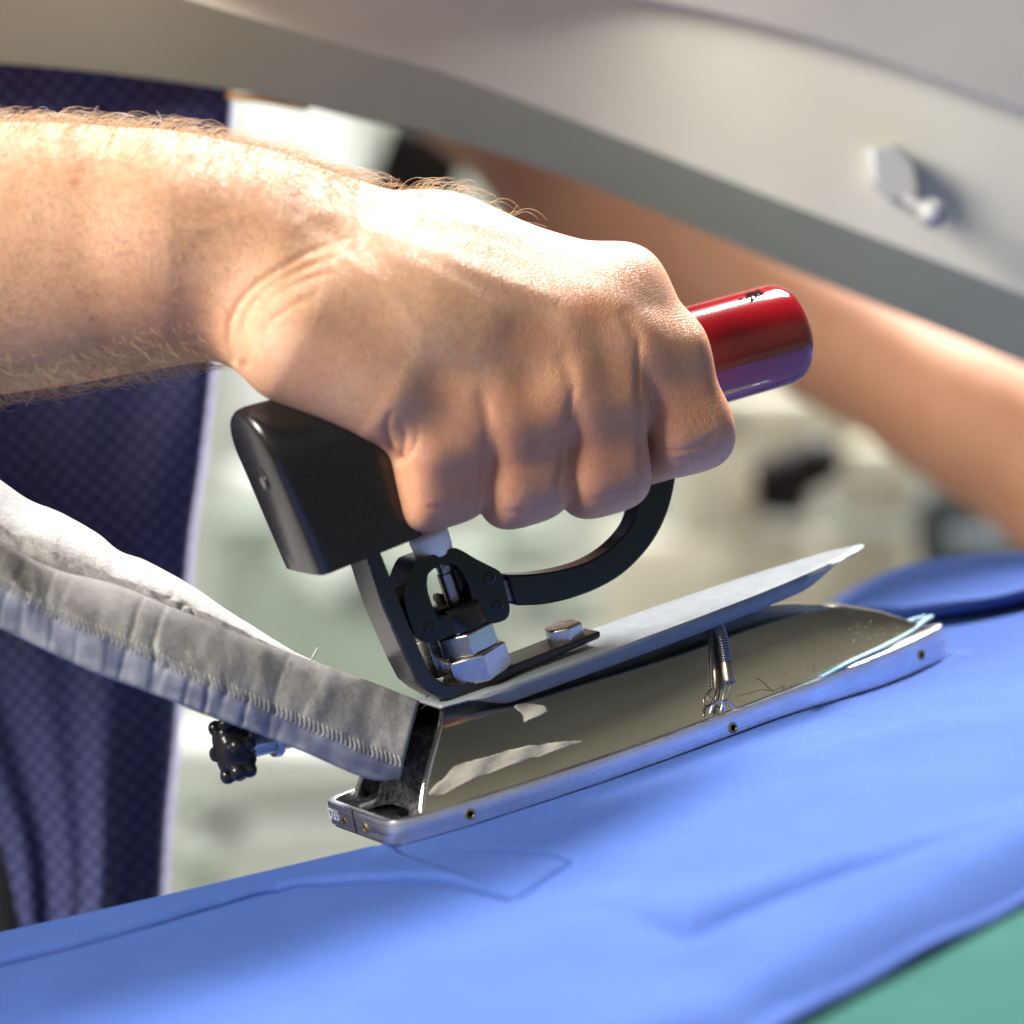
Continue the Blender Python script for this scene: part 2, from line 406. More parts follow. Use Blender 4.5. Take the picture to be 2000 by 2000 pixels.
be = empty('press_arm_beam', W(1000, 300, 1800)); bo = W(1000, 300, 1800)
tag(be, 'cream painted metal machine beam slanting down across the top', 'beam')
def strip(name, ks, m, thick_dir=None):
    v = bl[:, ks].reshape(-1, 3) - bo
    return mesh(name, v, grid_faces(60, len(ks)), m, be, auto=30)
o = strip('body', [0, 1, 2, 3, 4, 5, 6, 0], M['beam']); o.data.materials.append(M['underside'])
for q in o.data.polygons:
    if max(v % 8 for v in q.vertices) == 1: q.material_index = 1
me = o.data; me.materials.append(M['beam_lip'])
for p in me.polygons:
    if p.vertices[0] % 8 in (3, 4) and min(v % 8 for v in p.vertices) >= 3 and max(v % 8 for v in p.vertices) <= 5: p.material_index = 2
bevel(o, 14, 3, 20)
pth = [W(445, 186, 1060), W(520, 196, 1110), (W(600, 211, 1170))]
v, f = sweep(np.array(pth) - bo, 9, 6); mesh('edge_strip', v, f, M['orange'], be)
# latch with a ball knob on the beam
v, f = extrude_xz([(p[0], p[2]) for p in (W(1690, 290, 1400) - bo, W(1750, 285, 1400) - bo, W(1785, 320, 1400) - bo, W(1800, 390, 1400) - bo, W(1745, 398, 1400) - bo, W(1700, 360, 1400) - bo)], 1350 - bo[1], 1440 - bo[1])
lo = bevel(mesh('latch', v, f, M['latch'], be, auto=30), 14, 3)
v, f = lathe(W(1770, 388, 1350) - bo, W(1826, 420, 1270) - W(1770, 388, 1350), [(0, 14), (60, 12), (66, 20), (80, 30), (98, 34), (116, 30), (128, 16), (131, 4)], 24)
mesh('knob', v, f, M['latch'], lo)

# ================================================================== GARMENT ON THE PADDED BOARD (iron's own frame)
CX = [-1900, -711, -429, -3, 200, 500, 800, 1150, 1452, 1943, 2900]
CY = [520, 85, -20, -158, -150, -20, 200, 420, 560, 650, 600]
def crest(x): return np.interp(x, CX, CY)
def L2(px, py, z=0.0):
    p = onL(px, py, 2, z); return (p[0], p[1])
seam_a = [L2(*p) for p in [(-60, 1900), (0, 1882), (150, 1845), (300, 1803), (430, 1765), (540, 1738), (640, 1726), (740, 1721), (820, 1720), (880, 1726), (940, 1740), (985, 1751), (1003, 1752)]]
seam_b = [L2(*p) for p in [(1003, 1752), (1030, 1738), (1060, 1716), (1090, 1697), (1112, 1682), (1085, 1671), (1040, 1664), (960, 1658), (880, 1657)]]
fold_1 = [L2(*p) for p in [(1180, 1775), (1278, 1812), (1340, 1830), (1418, 1793), (1520, 1753), (1625, 1716), (1720, 1690), (1806, 1663), (1900, 1640)]]
fold_2 = [L2(*p) for p in [(1330, 1870), (1430, 1930), (1540, 1955), (1640, 1925)]]
fold_3 = [L2(*p) for p in [(700, 1980), (900, 1900), (1080, 1850), (1250, 1845)]]
fold_4 = [L2(*p) for p in [(1150, 1590), (1350, 1560), (1600, 1480), (1800, 1420), (2000, 1370)]]
def cloth_z(x, y):
    P = np.stack([x, y], 1)
    t = y - crest(x); z = np.where(t > 0, -np.minimum(t, 260) ** 2 / 520 - np.maximum(t - 260, 0), 0.0)
    z += -21 * sstep(820, 1240, x) * sstep(-700, -150, y)                         # pad gives under the nose
    # folded hem along the far edge: a low step with a pressed groove
    d, u = poly_dist(P, seam_a); far = np.sign(y - np.interp(x, [p[0] for p in seam_a], [p[1] for p in seam_a]))
    z += np.where((x < seam_a[-1][0]), 11.0 * sstep(-12, 12, d * far), 0) * (1 - sstep(-40, 150, x))
    z += -9 * np.exp(-(d / 13) ** 2)
    d, u = poly_dist(P, seam_b); z += -6 * np.exp(-(d / 11) ** 2) * (1 - .7 * u)
    # loose folds toward the viewer
    d, u = poly_dist(P, fold_1); sd = np.interp(x, [p[0] for p in fold_1], [p[1] for p in fold_1]); w = np.sin(np.pi * np.clip(u, .02, .98)) ** .5
    up = sstep(-20, 60, (y - sd)) ; z += w * (-24 * np.exp(-(d / 34) ** 2) + 17 * np.exp(-((d - 85) / 75) ** 2))
    d, u = poly_dist(P, fold_2); z += -26 * np.exp(-(d / 85) ** 2) * np.sin(np.pi * np.clip(u, .05, .95))
    d, u = poly_dist(P, fold_3); z += 16 * np.exp(-(d / 130) ** 2) * np.sin(np.pi * np.clip(u, .0, 1))
    d, u = poly_dist(P, fold_4); z += 9 * np.exp(-(d / 90) ** 2) * np.sin(np.pi * np.clip(u, .0, 1))
    # rolled bulk of the garment beyond the nose
    rise = 0 * sstep(1330, 1800, x) * np.exp(-(np.maximum(np.abs(y - 640) - 60, 0) / 120) ** 2)
    z += rise - 16 * np.exp(-((y - 430) / 40) ** 2) * sstep(1400, 1600, x)
    # the pad swells a little round the shoe
    ox = np.clip(x, 0, 1352); dd_ = np.hypot(x - ox, np.maximum(np.abs(y) - np.interp(ox, [0, 160, 450, 765, 983, 1115, 1215, 1285, 1352], [166, 186, 184, 152, 120, 94, 66, 42, 8]), 0))
    z += np.where((dd_ > 0) & (t < 0), 8 * np.exp(-((dd_ - 14) / 26) ** 2), 0)
    # soft unevenness of worn cotton
    z += 3.2 * np.sin(x / 170 + y / 260) * np.sin(y / 210 - x / 330) * sstep(150, 500, -y)
    return z
def near_edge(x): return -1641 + .298 * (x + 136)
nx, ny = 620, 440
gx = np.linspace(-1900, 2900, nx); V = []
for j in range(ny):
    s = j / (ny - 1); ye = near_edge(gx); yf = crest(gx) + 620
    ss = s ** 1.0
    V.append(np.stack([gx, ye + (yf - ye) * ss, 0 * gx], 1))
V = np.array(V)                                    # (ny, nx, 3)
P = V.reshape(-1, 3); z = cloth_z(P[:, 0], P[:, 1])
e = P[:, 1] - near_edge(P[:, 0])
wav = 10 * np.sin(P[:, 0] / 130) + 7 * np.sin(P[:, 0] / 47 + 1)
z += -56 * np.clip(1 - e / 100, 0, 1) ** 1.8 + 18 * np.exp(-((e - 150) / 90) ** 2) + .4 * wav * np.exp(-(e / 160) ** 2)
P[:, 2] = z
gar = empty('blue_garment', IO, IR); tag(gar, 'periwinkle blue cotton garment spread under the iron', 'garment')
V2 = P.tolist(); F2 = grid_faces(ny, nx)
cl = mesh('cloth', V2, F2, M['blue'], gar)
m_ = cl.modifiers.new('thick', 'SOLIDIFY'); m_.thickness = 7 * S; m_.offset = -1
for sq in (seam_a, seam_b):
    c = spline(np.array(sq), 160); zz = cloth_z(c[:, 0], c[:, 1]); v, f = sweep(np.c_[c, zz + .3], 4.6 * (1 if sq is seam_a else np.linspace(1, .35, 160)), 6); mesh('seam', v, f, M['seam'], gar)
# folded layer of the garment lying on top beyond the nose
eg = spline(np.array([(1560, 1262), (1640, 1218), (1700, 1200), (1770, 1203), (1850, 1196), (1950, 1180), (2050, 1155), (2200, 1110)], float), 90)
tp = spline(np.array([(1560, 1228), (1640, 1182), (1710, 1138), (1800, 1101), (1890, 1085), (2000, 1078), (2080, 1078), (2230, 1075)], float), 90)
rowsF = []
for i in range(90):
    a = onL(*eg[i], 2, 0); b = onL(*tp[i], 1, a[1] + 560); k = 1 + .12 * math.sin(i / 5.0)
    seq = [a + np.array([0, 20, -14]), a + np.array([0, -4, -3]), a + np.array([0, -11 * k, 9]), a + np.array([0, -3, 21 * k]), a * .82 + b * .18 + np.array([0, 0, 16 * k]), a * .6 + b * .4 + np.array([0, 0, 18]), a * .3 + b * .7 + np.array([0, 0, 12]), b, b + np.array([0, 80, -14]), b + np.array([0, 170, -60]), b + np.array([0, 240, -170])]
    rowsF.append(spline(seq, 40))
mesh('folded_layer', np.array(rowsF).reshape(-1, 3), grid_faces(90, 40), M['blue'], gar)
# second layer of the hem seen as a thin lip along the near edge
lx = np.linspace(-1900, 2900, 240); rowsL = []
for q, (dy, dz) in enumerate([(60, -60), (-6, -56), (-16, -48), (-6, -40), (40, -36)]):
    rowsL.append(np.stack([lx, near_edge(lx) + dy, dz + .4 * (10 * np.sin(lx / 130) + 7 * np.sin(lx / 47 + 1)) - 4], 1))
mesh('hem', np.array(rowsL).reshape(-1, 3), grid_faces(5, 240), M['blue'], gar)

# padded green board below
brd = empty('pressing_board', IO, IR); tag(brd, 'padded pressing board with green cover under the blue garment', 'board')
bx = np.linspace(-2000, 3000, 160); rowsB = []
for q in np.linspace(0, 1, 120):
    yf = crest(bx) + 560; yn = np.full_like(bx, -3300.0); y = yn + (yf - yn) * q
    t = y - crest(bx); zz = np.where(t > 0, -np.minimum(t, 260) ** 2 / 520 - np.maximum(t - 260, 0), 0.0)
    zz = zz - 62 - 40 * sstep(820, 1240, bx) * sstep(-800, -200, y) - ((np.maximum(-1500 - y, 0)) ** 2) / 9000
    rowsB.append(np.stack([bx, y, zz], 1))
bo2 = mesh('cover', np.array(rowsB).reshape(-1, 3), grid_faces(120, 160), M['green'], brd)
m_ = bo2.modifiers.new('thick', 'SOLIDIFY'); m_.thickness = 40 * S; m_.offset = -1

# ================================================================== THE IRON (x to the nose, y away from the viewer, z up from the sole)
iron = empty('steam_iron', IO, IR)
tag(iron, 'polished chrome steam iron with red handle held by the hand', 'iron')
HX = [0, 60, 160, 300, 450, 600, 765, 983, 1115, 1215, 1285, 1330, 1352]
HY = [166, 176, 186, 189, 184, 173, 152, 120, 94, 66, 42, 22, 8]
def hw(x): return np.interp(x, HX, HY)
def outline(off=0.0, n=220, r=26):
    pts = []
    xs = np.r_[np.linspace(0, 1150, 70), np.linspace(1160, 1352, 30)]
    side = [(x, -hw(x)) for x in xs]
    # rounded rear corners
    rear = []
    for k in np.linspace(0, math.pi / 2, 7):
        rear.append((r - r * math.cos(k) , -(166 - r) - r * math.sin(k)))
    near = rear + [p for p in side if p[0] > r + 4] + [(1360, 0)]
    far = [(x, -y) for x, y in near[::-1][1:]]
    loop = np.array(near + far)
    # resample
    q = np.vstack([loop, loop[:1]]); L = np.r_[0, np.cumsum(np.linalg.norm(np.diff(q, axis=0), axis=1))]
    u = np.linspace(0, L[-1], n, endpoint=False); loop = np.stack([np.interp(u, L, q[:, k]) for k in (0, 1)], 1)
    for _ in range(3): loop = (np.roll(loop, 1, 0) + 2 * loop + np.roll(loop, -1, 0)) / 4
    t = np.roll(loop, -1, 0) - np.roll(loop, 1, 0); t /= np.linalg.norm(t, axis=1)[:, None]
    nrm = np.stack([t[:, 1], -t[:, 0]], 1)
    return loop + nrm * off, nrm
def zb(x): return -20 * sstep(820, 1240, x)
out0, onrm = outline(0)
def ring(off, zf):
    p, _ = outline(off); return np.stack([p[:, 0], p[:, 1], zf(p[:, 0])], 1)
rr = [ring(0, lambda x: zb(x) + 9), ring(0, lambda x: zb(x) * .2 + 26), ring(0, lambda x: 50 + 0 * x), ring(-1.2, lambda x: 52.8 + 0 * x), ring(-4, lambda x: 54 + 0 * x),
      ring(-14, lambda x: 54 + 0 * x), ring(-16, lambda x: 52 + 0 * x), ring(-17, lambda x: 24 + 0 * x)]
V = np.array(rr).reshape(-1, 3); F = grid_faces(8, 220, False, True)
F.append(tuple(7 * 220 + k for k in range(220))); F.append(tuple(range(220)))
rim = mesh('shoe_rim', V, F, M['alu'], iron, auto=38)
rr = [ring(-7, lambda x: zb(x) + 10), ring(-5, lambda x: zb(x) + 8), ring(-5, lambda x: zb(x) + 2), ring(-9, lambda x: zb(x) - 1)]
V = np.array(rr).reshape(-1, 3); F = grid_faces(4, 220, False, True); F.append(tuple(3 * 220 + k for k in range(220))); F.append(tuple(range(220)))
mesh('sole_plate', V, F, M['steel'], iron, auto=38)
# brass eyelets in the rim
def on_outline(px, py, zz):
    c, d = lray(px, py); best = None
    for i in range(220):
        a, b = out0[i], out0[(i + 1) % 220]
        nn = onrm[i]
        if nn @ d[:2] >= 0: continue
        t = ((a - c[:2]) @ nn) / (d[:2] @ nn); h = c + t * d
        u = (h[:2] - a) @ (b - a) / ((b - a) @ (b - a))
        if -.05 <= u <= 1.05 and (best is None or t < best[0]): best = (t, h, nn)
    return best[1], np.array([best[2][0], best[2][1], 0])
def eyelet(px, py, r=11):
    h, nn = on_outline(px, py, 30)
    v, f = lathe(h - nn * 3, nn, [(0, r), (4.5, r), (5.6, r - 1.5), (5.6, r * .66), (3.6, r * .55), (-2, r * .5)], 24)
    o = mesh('eyelet', v, f, M['brass'], rim, auto=40)
    v, f = lathe(h + nn * .2, nn, [(0, r * .52), (.8, r * .52)], 16); mesh('eyelet_bore', v, f, M['hole'], rim)
for q in ((918, 1590), (1431, 1421), (1799, 1279)): eyelet(*q)
for q in ((673, 1604), (714, 1617)): eyelet(*q, r=10)
# parting line and size mark on the rear wall
v, f = extrude_xz([(-1.2, 10), (3, 10), (3, 53), (-1.2, 53)], 12, 14.5); mesh('parting_line', v, f, M['hole'], rim)
def text_mesh(txt, size, depth):
    cu = bpy.data.curves.new('t', 'FONT'); cu.body = txt; cu.size = size * S; cu.extrude = depth * S; cu.align_x = 'CENTER'; cu.align_y = 'CENTER'
    ob = bpy.data.objects.new('t', cu); col.objects.link(ob)
    dg = bpy.context.evaluated_depsgraph_get(); me = bpy.data.meshes.new_from_object(ob.evaluated_get(dg))
    bpy.data.objects.remove(ob); return me
me = text_mesh('D35', 30, .6)
o = link('size_mark', me, mat('white_engraving', (.8, .8, .82), .6), rim, False)
o.matrix_local = Matrix.Translation(Vector((-.9 * S, 112 * S, 30 * S))) @ Matrix(((0, 0, -1), (-1, 0, 0), (0, 1, 0))).to_4x4()

# floor of the shoe and charred insulation at the tail
xs = np.linspace(60, 260, 26); V = []
for i, x in enumerate(xs):
    for t in np.linspace(0, math.pi, 24):
        k = sstep(60, 110, x)
        r1 = 118 * (1 - .25 * (1 - k)); V.append((x + 34 * math.sin(t) + 3 * math.sin(7 * t + i), -r1 * math.cos(t), 22 + (130 * k + 14) * math.sin(t) * (1 + .06 * math.sin(9 * t + i * 1.7))))
ins = mesh('insulation', V, grid_faces(26, 24), M['insul'], iron)

# chrome dome
DX = [60, 240, 500, 845, 920, 1026, 1119, 1215, 1271, 1310, 1332]
DH = [214, 220, 222, 214, 207, 188, 161, 118, 84, 56, 40]
def dome_pt(u, th):
    """u along, th 0 (near foot) .. pi (far foot)"""
    c, s_ = math.cos(th), math.sin(th)
    x0 = 70 + 150 * s_ ** 1.4
    x = x0 + (1332 - x0) * u
    H = np.interp(x, DX, DH); wd = max(hw(x) - 21, 3)
    ph0 = math.radians(38); t = 1 - abs(1 - 2 * th / math.pi); ph = ph0 + (math.pi / 2 - ph0) * t      # rounded section meeting the rim at a slant
    y = -wd * math.copysign(math.cos(ph) / math.cos(ph0), c); zz = 34 + (H - 34) * (math.sin(ph) - math.sin(ph0)) / (1 - math.sin(ph0))
    return (x, y, zz)
nu, nt = 110, 56
V = [dome_pt((i / (nu - 1)) ** .9, math.pi * j / (nt - 1)) for i in range(nu) for j in range(nt)]
F = grid_faces(nu, nt)
dome = mesh('dome', V, F, M['chrome'], iron)
dome_bvh = BVHTree.FromPolygons([tuple(p) for p in V], F)
# rolled lip along the rear edge of the dome
v, f = sweep([np.array(dome_pt(0, math.pi * j / 60)) + np.array([-1, 0, 0]) for j in range(61)], 6.5, 10, (1, 0, 0)); mesh('dome_lip', v, f, M['chrome'], dome)
# dark tail plate just inside the dome, with the neck of the cable entry
V = []
for i, k in enumerate((1.0, .75, .45, .12)):
    for j in range(40):
        p = np.array(dome_pt(0.02, math.pi * j / 39)); c = np.array([170, 0, 90.0]); q = c + (p - c) * (k * .985); q[0] += (1 - k) * -14; V.append(q)
mesh('tail_plate', V, grid_faces(4, 40), M['black_metal'], dome)
def cast(px, py, off=1.2):
    c, d = lray(px, py); h = dome_bvh.ray_cast(Vector(c), Vector(d).normalized())
    if h[0] is None: return None
    nn = np.array(h[1]); nn = nn if nn @ d < 0 else -nn
    return np.array(h[0]) + nn * off, nn
def reflection_patch(px_poly, name):  # cream patch laid on the chrome in place of a bright reflection
    P0 = np.array(px_poly, float); P0 = spline(P0, 90, True)
    P0 += rng.normal(0, .35, P0.shape)
    cen = P0.mean(0); V = []; rings = [1, .96, .8, .6, .4, .2, .03]
    for k in rings:
        for p in P0:
            q = cen + (p - cen) * k; h = cast(q[0], q[1], 1.0 + (1.6 * math.sin(q[0] * .09 + q[1] * .05) + 1.2 if k < .97 else .0)); V.append(h[0] if h else V[-1])
    mesh(name, V, grid_faces(len(rings), 90, False, True), M['reflection_patch'], dome)
def z5(pts): return [(600 + a * .3106, 1150 + b * .3106) for a, b in pts]
reflection_patch(z5([(1300, 740), (1350, 722), (1430, 727), (1490, 740), (1515, 770), (1470, 800), (1400, 825), (1365, 838), (1350, 790)]), 'painted_reflection')
reflection_patch(z5([(745, 1305), (800, 1240), (860, 1190), (930, 1115), (1040, 1080), (1160, 1050), (1250, 1018), (1330, 1003), (1400, 985), (1500, 1000), (1380, 1075), (1230, 1130), (1080, 1185), (950, 1245), (850, 1290)]), 'painted_reflection')
reflection_patch(z5([(1460, 985), (1560, 968), (1720, 955), (1660, 985), (1560, 1020), (1480, 1050), (1420, 1055)]), 'painted_reflection')
# lint on the nose of the dome
V = []; F = []
for k in range(70):
    px = 1500 + abs(rng.normal(0, 1)) * 90 + rng.uniform(0, 120); py = rng.uniform(1215, 1330)
    h = cast(px, py, 1.5)
    if h is None or px > 1780: continue
    a, r_, s_ = frame(h[1], rng.normal(size=3)); L = rng.uniform(1.5, 5); cv = rng.uniform(-.8, .8); pts = []
    for t in np.linspace(-1, 1, 4): pts.append(h[0] + r_ * t * L + s_ * cv * L * t * t + a * rng.uniform(0, 2))
    v, f = sweep(pts, .38, 3); b0 = len(V); V += list(v); F += [tuple(i + b0 for i in q) for q in f]
mesh('lint', V, F, M['thread'], dome, kind='stuff')

# heat shield over the dome
def zp(x): return 214 + (x - 190) * .046
def on_shield(px, py):
    c, d = lray(px, py); nn = np.array([-.046, 0, 1.0]); p0 = np.array([190, 0, 214.0])
    return c + ((p0 - c) @ nn) / (d @ nn) * d
SX = [190, 260, 330, 450, 600, 760, 880, 960, 1040, 1110, 1160, 1190, 1200]
SY = [60, 84, 94, 97, 97, 94, 86, 76, 62, 46, 30, 12, 2]
def sw(x): return np.interp(x, SX, SY)
xs = np.r_[np.linspace(190, 340, 18), np.linspace(360, 1000, 40), np.linspace(1010, 1200, 30)]
V = []
for x in xs:
    w_ = sw(x); lip = 30 * sstep(235, 330, x) * (1 - sstep(1000, 1150, x)) + .5; bend = 26 * sstep(1020, 1200, x) * 0
    row = []
    for y in (-w_ - 7, -w_ - 6, -w_ - 3, -w_ + 4): row.append(y)
    zt = zp(x) + bend
    prof = [(-w_ + 6, zt - lip), (-w_ + 1, zt - lip * .55), (-w_ - 4, zt - min(5, lip * .4)), (-w_ - 2, zt - .8), (-w_ + 6, zt)]
    prof += [(y, zt) for y in np.linspace(-w_ * .8, w_ * .8, 9)]
    prof += [(-a, b) for a, b in prof[:5][::-1]]
    V += [(x, a, b) for a, b in prof]
shield = mesh('heat_shield', V, grid_faces(len(xs), 19), M['shield'], iron, auto=50)
m_ = shield.modifiers.new('thick', 'SOLIDIFY'); m_.thickness = 6 * S; m_.offset = 0

# bent flat bar carrying the handle
side = [(714, 1080), (742, 1072), (785, 1185), (823, 1272), (838, 1306), (852, 1325), (870, 1336), (905, 1337), (960, 1316), (1174, 1232), (1174, 1246), (1000, 1322), (930, 1365), (898, 1371), (862, 1366), (838, 1352), (816, 1334), (792, 1287), (748, 1185)]
prof = xz(side, -50)
v, f = extrude_xz(prof, -50, 50); bar = bevel(mesh('handle_bracket', v, f, M['rim_black'], iron, auto=35), 5, 2, 30)
# moulded black block joining bracket and handle
V = []; npt = 34
def arch(xo, k):
    r = []
    zt, zl = 862, 529; rad = 99 * k
    for t in np.linspace(0, math.pi, 22): r.append((-rad * math.cos(t), zt - 99 + 99 * math.sin(t) * k - (1 - k) * 0))
    r += [(rad, 700), (rad, 600), (rad, zl), (rad * .5, zl - 2), (0, zl - 2), (-rad * .5, zl - 2), (-rad, zl), (-rad, 600), (-rad, 700)]
    return r
secs = [(0, .80), (3, .90), (10, .965), (22, .995), (40, 1), (90, 1), (170, 1), (205, .985), (216, .94), (220, .86)]
for xo, k in secs:
    for y, zz in arch(xo, k):
        V.append((xo - .20 * (zz - 529) * (1 - .55 * xo / 190) , y, zz + .10 * xo * (0 if zz > 560 else 1)))
npt = len(arch(0, 1))
F = grid_faces(len(secs), npt, False, True); F.append(tuple(range(npt))); F.append(tuple((len(secs) - 1) * npt + k for k in range(npt)))
blk = mesh('grip_block', V, F, M['black'], iron, auto=50)
c = np.array([-.20 * (722 - 529), 0, 722.0]); nn = np.array([-1, 0, -.2])
v, f = lathe(c, nn, [(-4, 26), (1.5, 26), (1.5, 22), (-3, 20)], 28); mesh('screw_recess', v, f, M['black'], blk, auto=40)
v, f = lathe(c + np.array([0, 0, -8]), nn, [(-2, 12), (2.4, 12), (3, 9)], 20); mesh('screw', v, f, M['dull_steel'], blk, auto=40)
# red handle
v, f = lathe((196, 0, 724), (1, 0, 0), [(0, 80), (0, 90), (40, 90), (42, 103), (830, 103), (898, 103), (914, 101), (926, 96), (934, 88), (938, 74), (939, 30), (939, 4)], 64)
handle = mesh('handle', v, f, M['red'], iron, auto=60)
def chip(px, py, w_, h_):
    P0 = []; k = 26; ph = rng.uniform(0, 9)
    V = []
    for ringk in (1, .5, .05):
        for i in range(k):
            t = 2 * math.pi * i / k; rr_ = (1 + .35 * math.sin(3 * t + ph) + .25 * math.sin(5 * t + 2 * ph)) * ringk
            c, d = lray(px + w_ * math.cos(t) * rr_, py + h_ * math.sin(t) * rr_ - w_ * .25 * math.cos(t) * rr_)
            # meet the cylinder y^2+(z-724)^2 = 103.6^2
            c2 = c - np.array([0, 0, 724.0]); A = d[1] ** 2 + d[2] ** 2; B = 2 * (c2[1] * d[1] + c2[2] * d[2]); Cc = c2[1] ** 2 + c2[2] ** 2 - 103.7 ** 2
            q = max(B * B - 4 * A * Cc, 0); tt = (-B - math.sqrt(q)) / (2 * A); V.append(c + tt * d)
    mesh('paint_chip', V, grid_faces(3, k, False, True), M['hole'], handle)
for q in ((1447, 585, 4, 3), (1463, 577, 8, 5), (1475, 573, 9, 6), (1487, 574, 6, 4), (1470, 584, 6, 3)): chip(*q)

# ------------------------------------------------------------------ steam lever and valve
lower = [(1009, 1183), (1060, 1181), (1113, 1170), (1168, 1150), (1216, 1122), (1255, 1085), (1284, 1045), (1304, 1002), (1315, 963), (1321, 930), (1330, 890), (1345, 850)]
upper = [(991, 1123), (1045, 1121), (1097, 1113), (1142, 1100), (1180, 1080), (1210, 1055), (1232, 1028), (1243, 1000), (1250, 970), (1258, 938), (1266, 900), (1280, 850)]
prof = xz([tuple(p) for p in spline(lower, 40)] + [tuple(p) for p in spline(upper, 40)][::-1], -26)
v, f = extrude_xz(prof, -26, 26); lev = bevel(mesh('steam_lever', v, f, M['black_metal'], iron, auto=35), 4, 2, 30)
def z8(pts): return [(780 + a * .16563, 1020 + b * .16563) for a, b in pts]
v, f = extrude_xz(xz(z8([(1150, 690), (1260, 690), (1375, 800), (1370, 920), (1270, 930), (1150, 900)]), -14), -14, 14); mesh('lever_tongue', v, f, M['dull_steel'], lev, auto=35)
outer = z8([(240, 440), (380, 390), (550, 335), (650, 302), (760, 345), (900, 430), (1050, 505), (1180, 575), (1222, 640), (1262, 800), (1300, 960), (1302, 1070), (1255, 1150), (1120, 1195), (980, 1205), (860, 1230), (700, 1290), (560, 1360), (460, 1400), (330, 1420), (225, 1380), (160, 1270), (130, 1180), (85, 1040), (58, 900), (62, 790), (95, 680), (140, 560), (190, 470)])
inner = z8([(345, 610), (400, 560), (480, 505), (560, 490), (620, 490), (680, 520), (745, 590), (800, 690), (830, 760), (845, 850), (870, 940), (895, 1005), (780, 1015), (690, 1035), (610, 1065), (540, 1100), (462, 1142), (430, 1070), (395, 985), (370, 920), (345, 840), (335, 780), (330, 740), (330, 700), (332, 670), (335, 650), (337, 635), (340, 625), (342, 617)])
on = spline(np.array(outer), 80, True)
# inner loop sampled in step with the outer one by angle
ic = np.array(inner).mean(0); idn = spline(np.array(inner), 400, True)
ang_o = np.arctan2(*(on - ic).T[::-1]); ang_i = np.arctan2(*(idn - ic).T[::-1])
hole = np.array([idn[np.argmin(np.abs(np.angle(np.exp(1j * (ang_i - a)))))] for a in ang_o])
v, f = extrude_xz(xz([tuple(p) for p in on], -42), -42, 42, xz([tuple(p) for p in hole], -42))
valve = bevel(mesh('valve_frame', v, f, M['black_metal'], iron, auto=35), 5, 3, 40)
def pin(px, py, r, y=-42):
    p = onL(px, py, 1, y)
    v, f = lathe(p + np.array([0, 3, 0]), (0, -1, 0), [(0, r), (5, r), (6.5, r - 2), (6.5, r * .55), (4, r * .5), (4, 1)], 24, (1, 0, 0)); mesh('pivot_pin', v, f, M['black_metal'], valve, auto=40)
for q in z8([(1065, 660), (1160, 990), (365, 1255)]): pin(*q, 12)
AX = np.array([-.118, 0, 1.0])
def axp(zz): return np.array([311, 0, 240.0]) + AX * (zz - 240)
v, f = lathe(axp(337), AX, [(0, 50), (4, 54), (40, 54), (52, 50), (58, 42), (58, 6)], 40); mesh('collar', v, f, M['black_metal'], valve, auto=40)
v, f = lathe(axp(390), AX, [(0, 17), (60, 17), (62, 14), (74, 14), (76, 17), (84, 17), (92, 14), (98, 14), (100, 5)], 24); rod = mesh('valve_rod', v, f, M['dull_steel'], valve, auto=40)
p = axp(462) + np.array([0, -17, 0])
v, f = lathe(p, (0, -1, 0), [(-2, 9), (2, 9), (3.5, 7), (3.5, 5), (2, 4), (2, 1)], 20, (1, 0, 0)); mesh('rod_pin', v, f, M['dull_steel'], rod, auto=40)
v, f = extrude_xz(xz([tuple(q) for q in spline(z8([(410, 880), (440, 835), (560, 850), (700, 800), (830, 770), (900, 800), (900, 930), (700, 940), (480, 965), (420, 930)]), 40, True)], 20), 16, 26); mesh('valve_tongue', v, f, M['dull_steel'], valve, auto=40)
# hexagon nuts
def hexnut(base, axis, r, h, name, m, parent, rot=0.0, ch=3.0):
    a, u, w_ = frame(axis, (math.cos(rot), math.sin(rot), 0)); V = []; n6 = 6
    for hh, k in ((0, .93), (ch, 1), (h - ch, 1), (h, .90)):
        for i in range(n6):
            t = math.pi / 3 * i; V.append(np.asarray(base) + a * hh + (u * math.cos(t) + w_ * math.sin(t)) * r * k)
    F = grid_faces(4, n6, False, True) + [tuple(range(6)), tuple(range(18, 24))]
    return bevel(mesh(name, V, F, m, parent, auto=20), 1.6, 2, 20)
hexnut(axp(236), AX, 70, 56, 'lower_nut', M['steel'], iron, .42)
hexnut(axp(292), AX, 63, 46, 'upper_nut', M['steel'], iron, .18)
hexnut(np.array([262, 66, 250.0]), AX, 46, 80, 'rear_nut', M['steel'], iron, .0)
# cream nylon cap
cc = onL(841, 1058, 1, -8); ca = np.array([-.17, 0, 1.0]); ca /= np.linalg.norm(ca)
v, f = lathe(cc - ca * 32, ca, [(0, 30), (6, 35), (18, 38), (42, 40), (50, 38), (55, 30), (57, 22), (57.5, 4)], 28, (0, 1, 0)); mesh('valve_cap', v, f, M['nylon'], valve, auto=60)
# bolt through the bracket foot
bz = onL(1106, 1244, 1, 0)
hexnut(np.array([bz[0], 0, bz[2] - 16]), np.array([-.05, 0, 1]), 39, 42, 'bracket_bolt', M['steel'], iron, .30, 4)
v, f = lathe(np.array([bz[0], 0, bz[2] - 20]), np.array([-.05, 0, 1]), [(0, 44), (5, 44), (5, 5)], 36); mesh('bolt_washer', v, f, M['steel'], iron, auto=40)

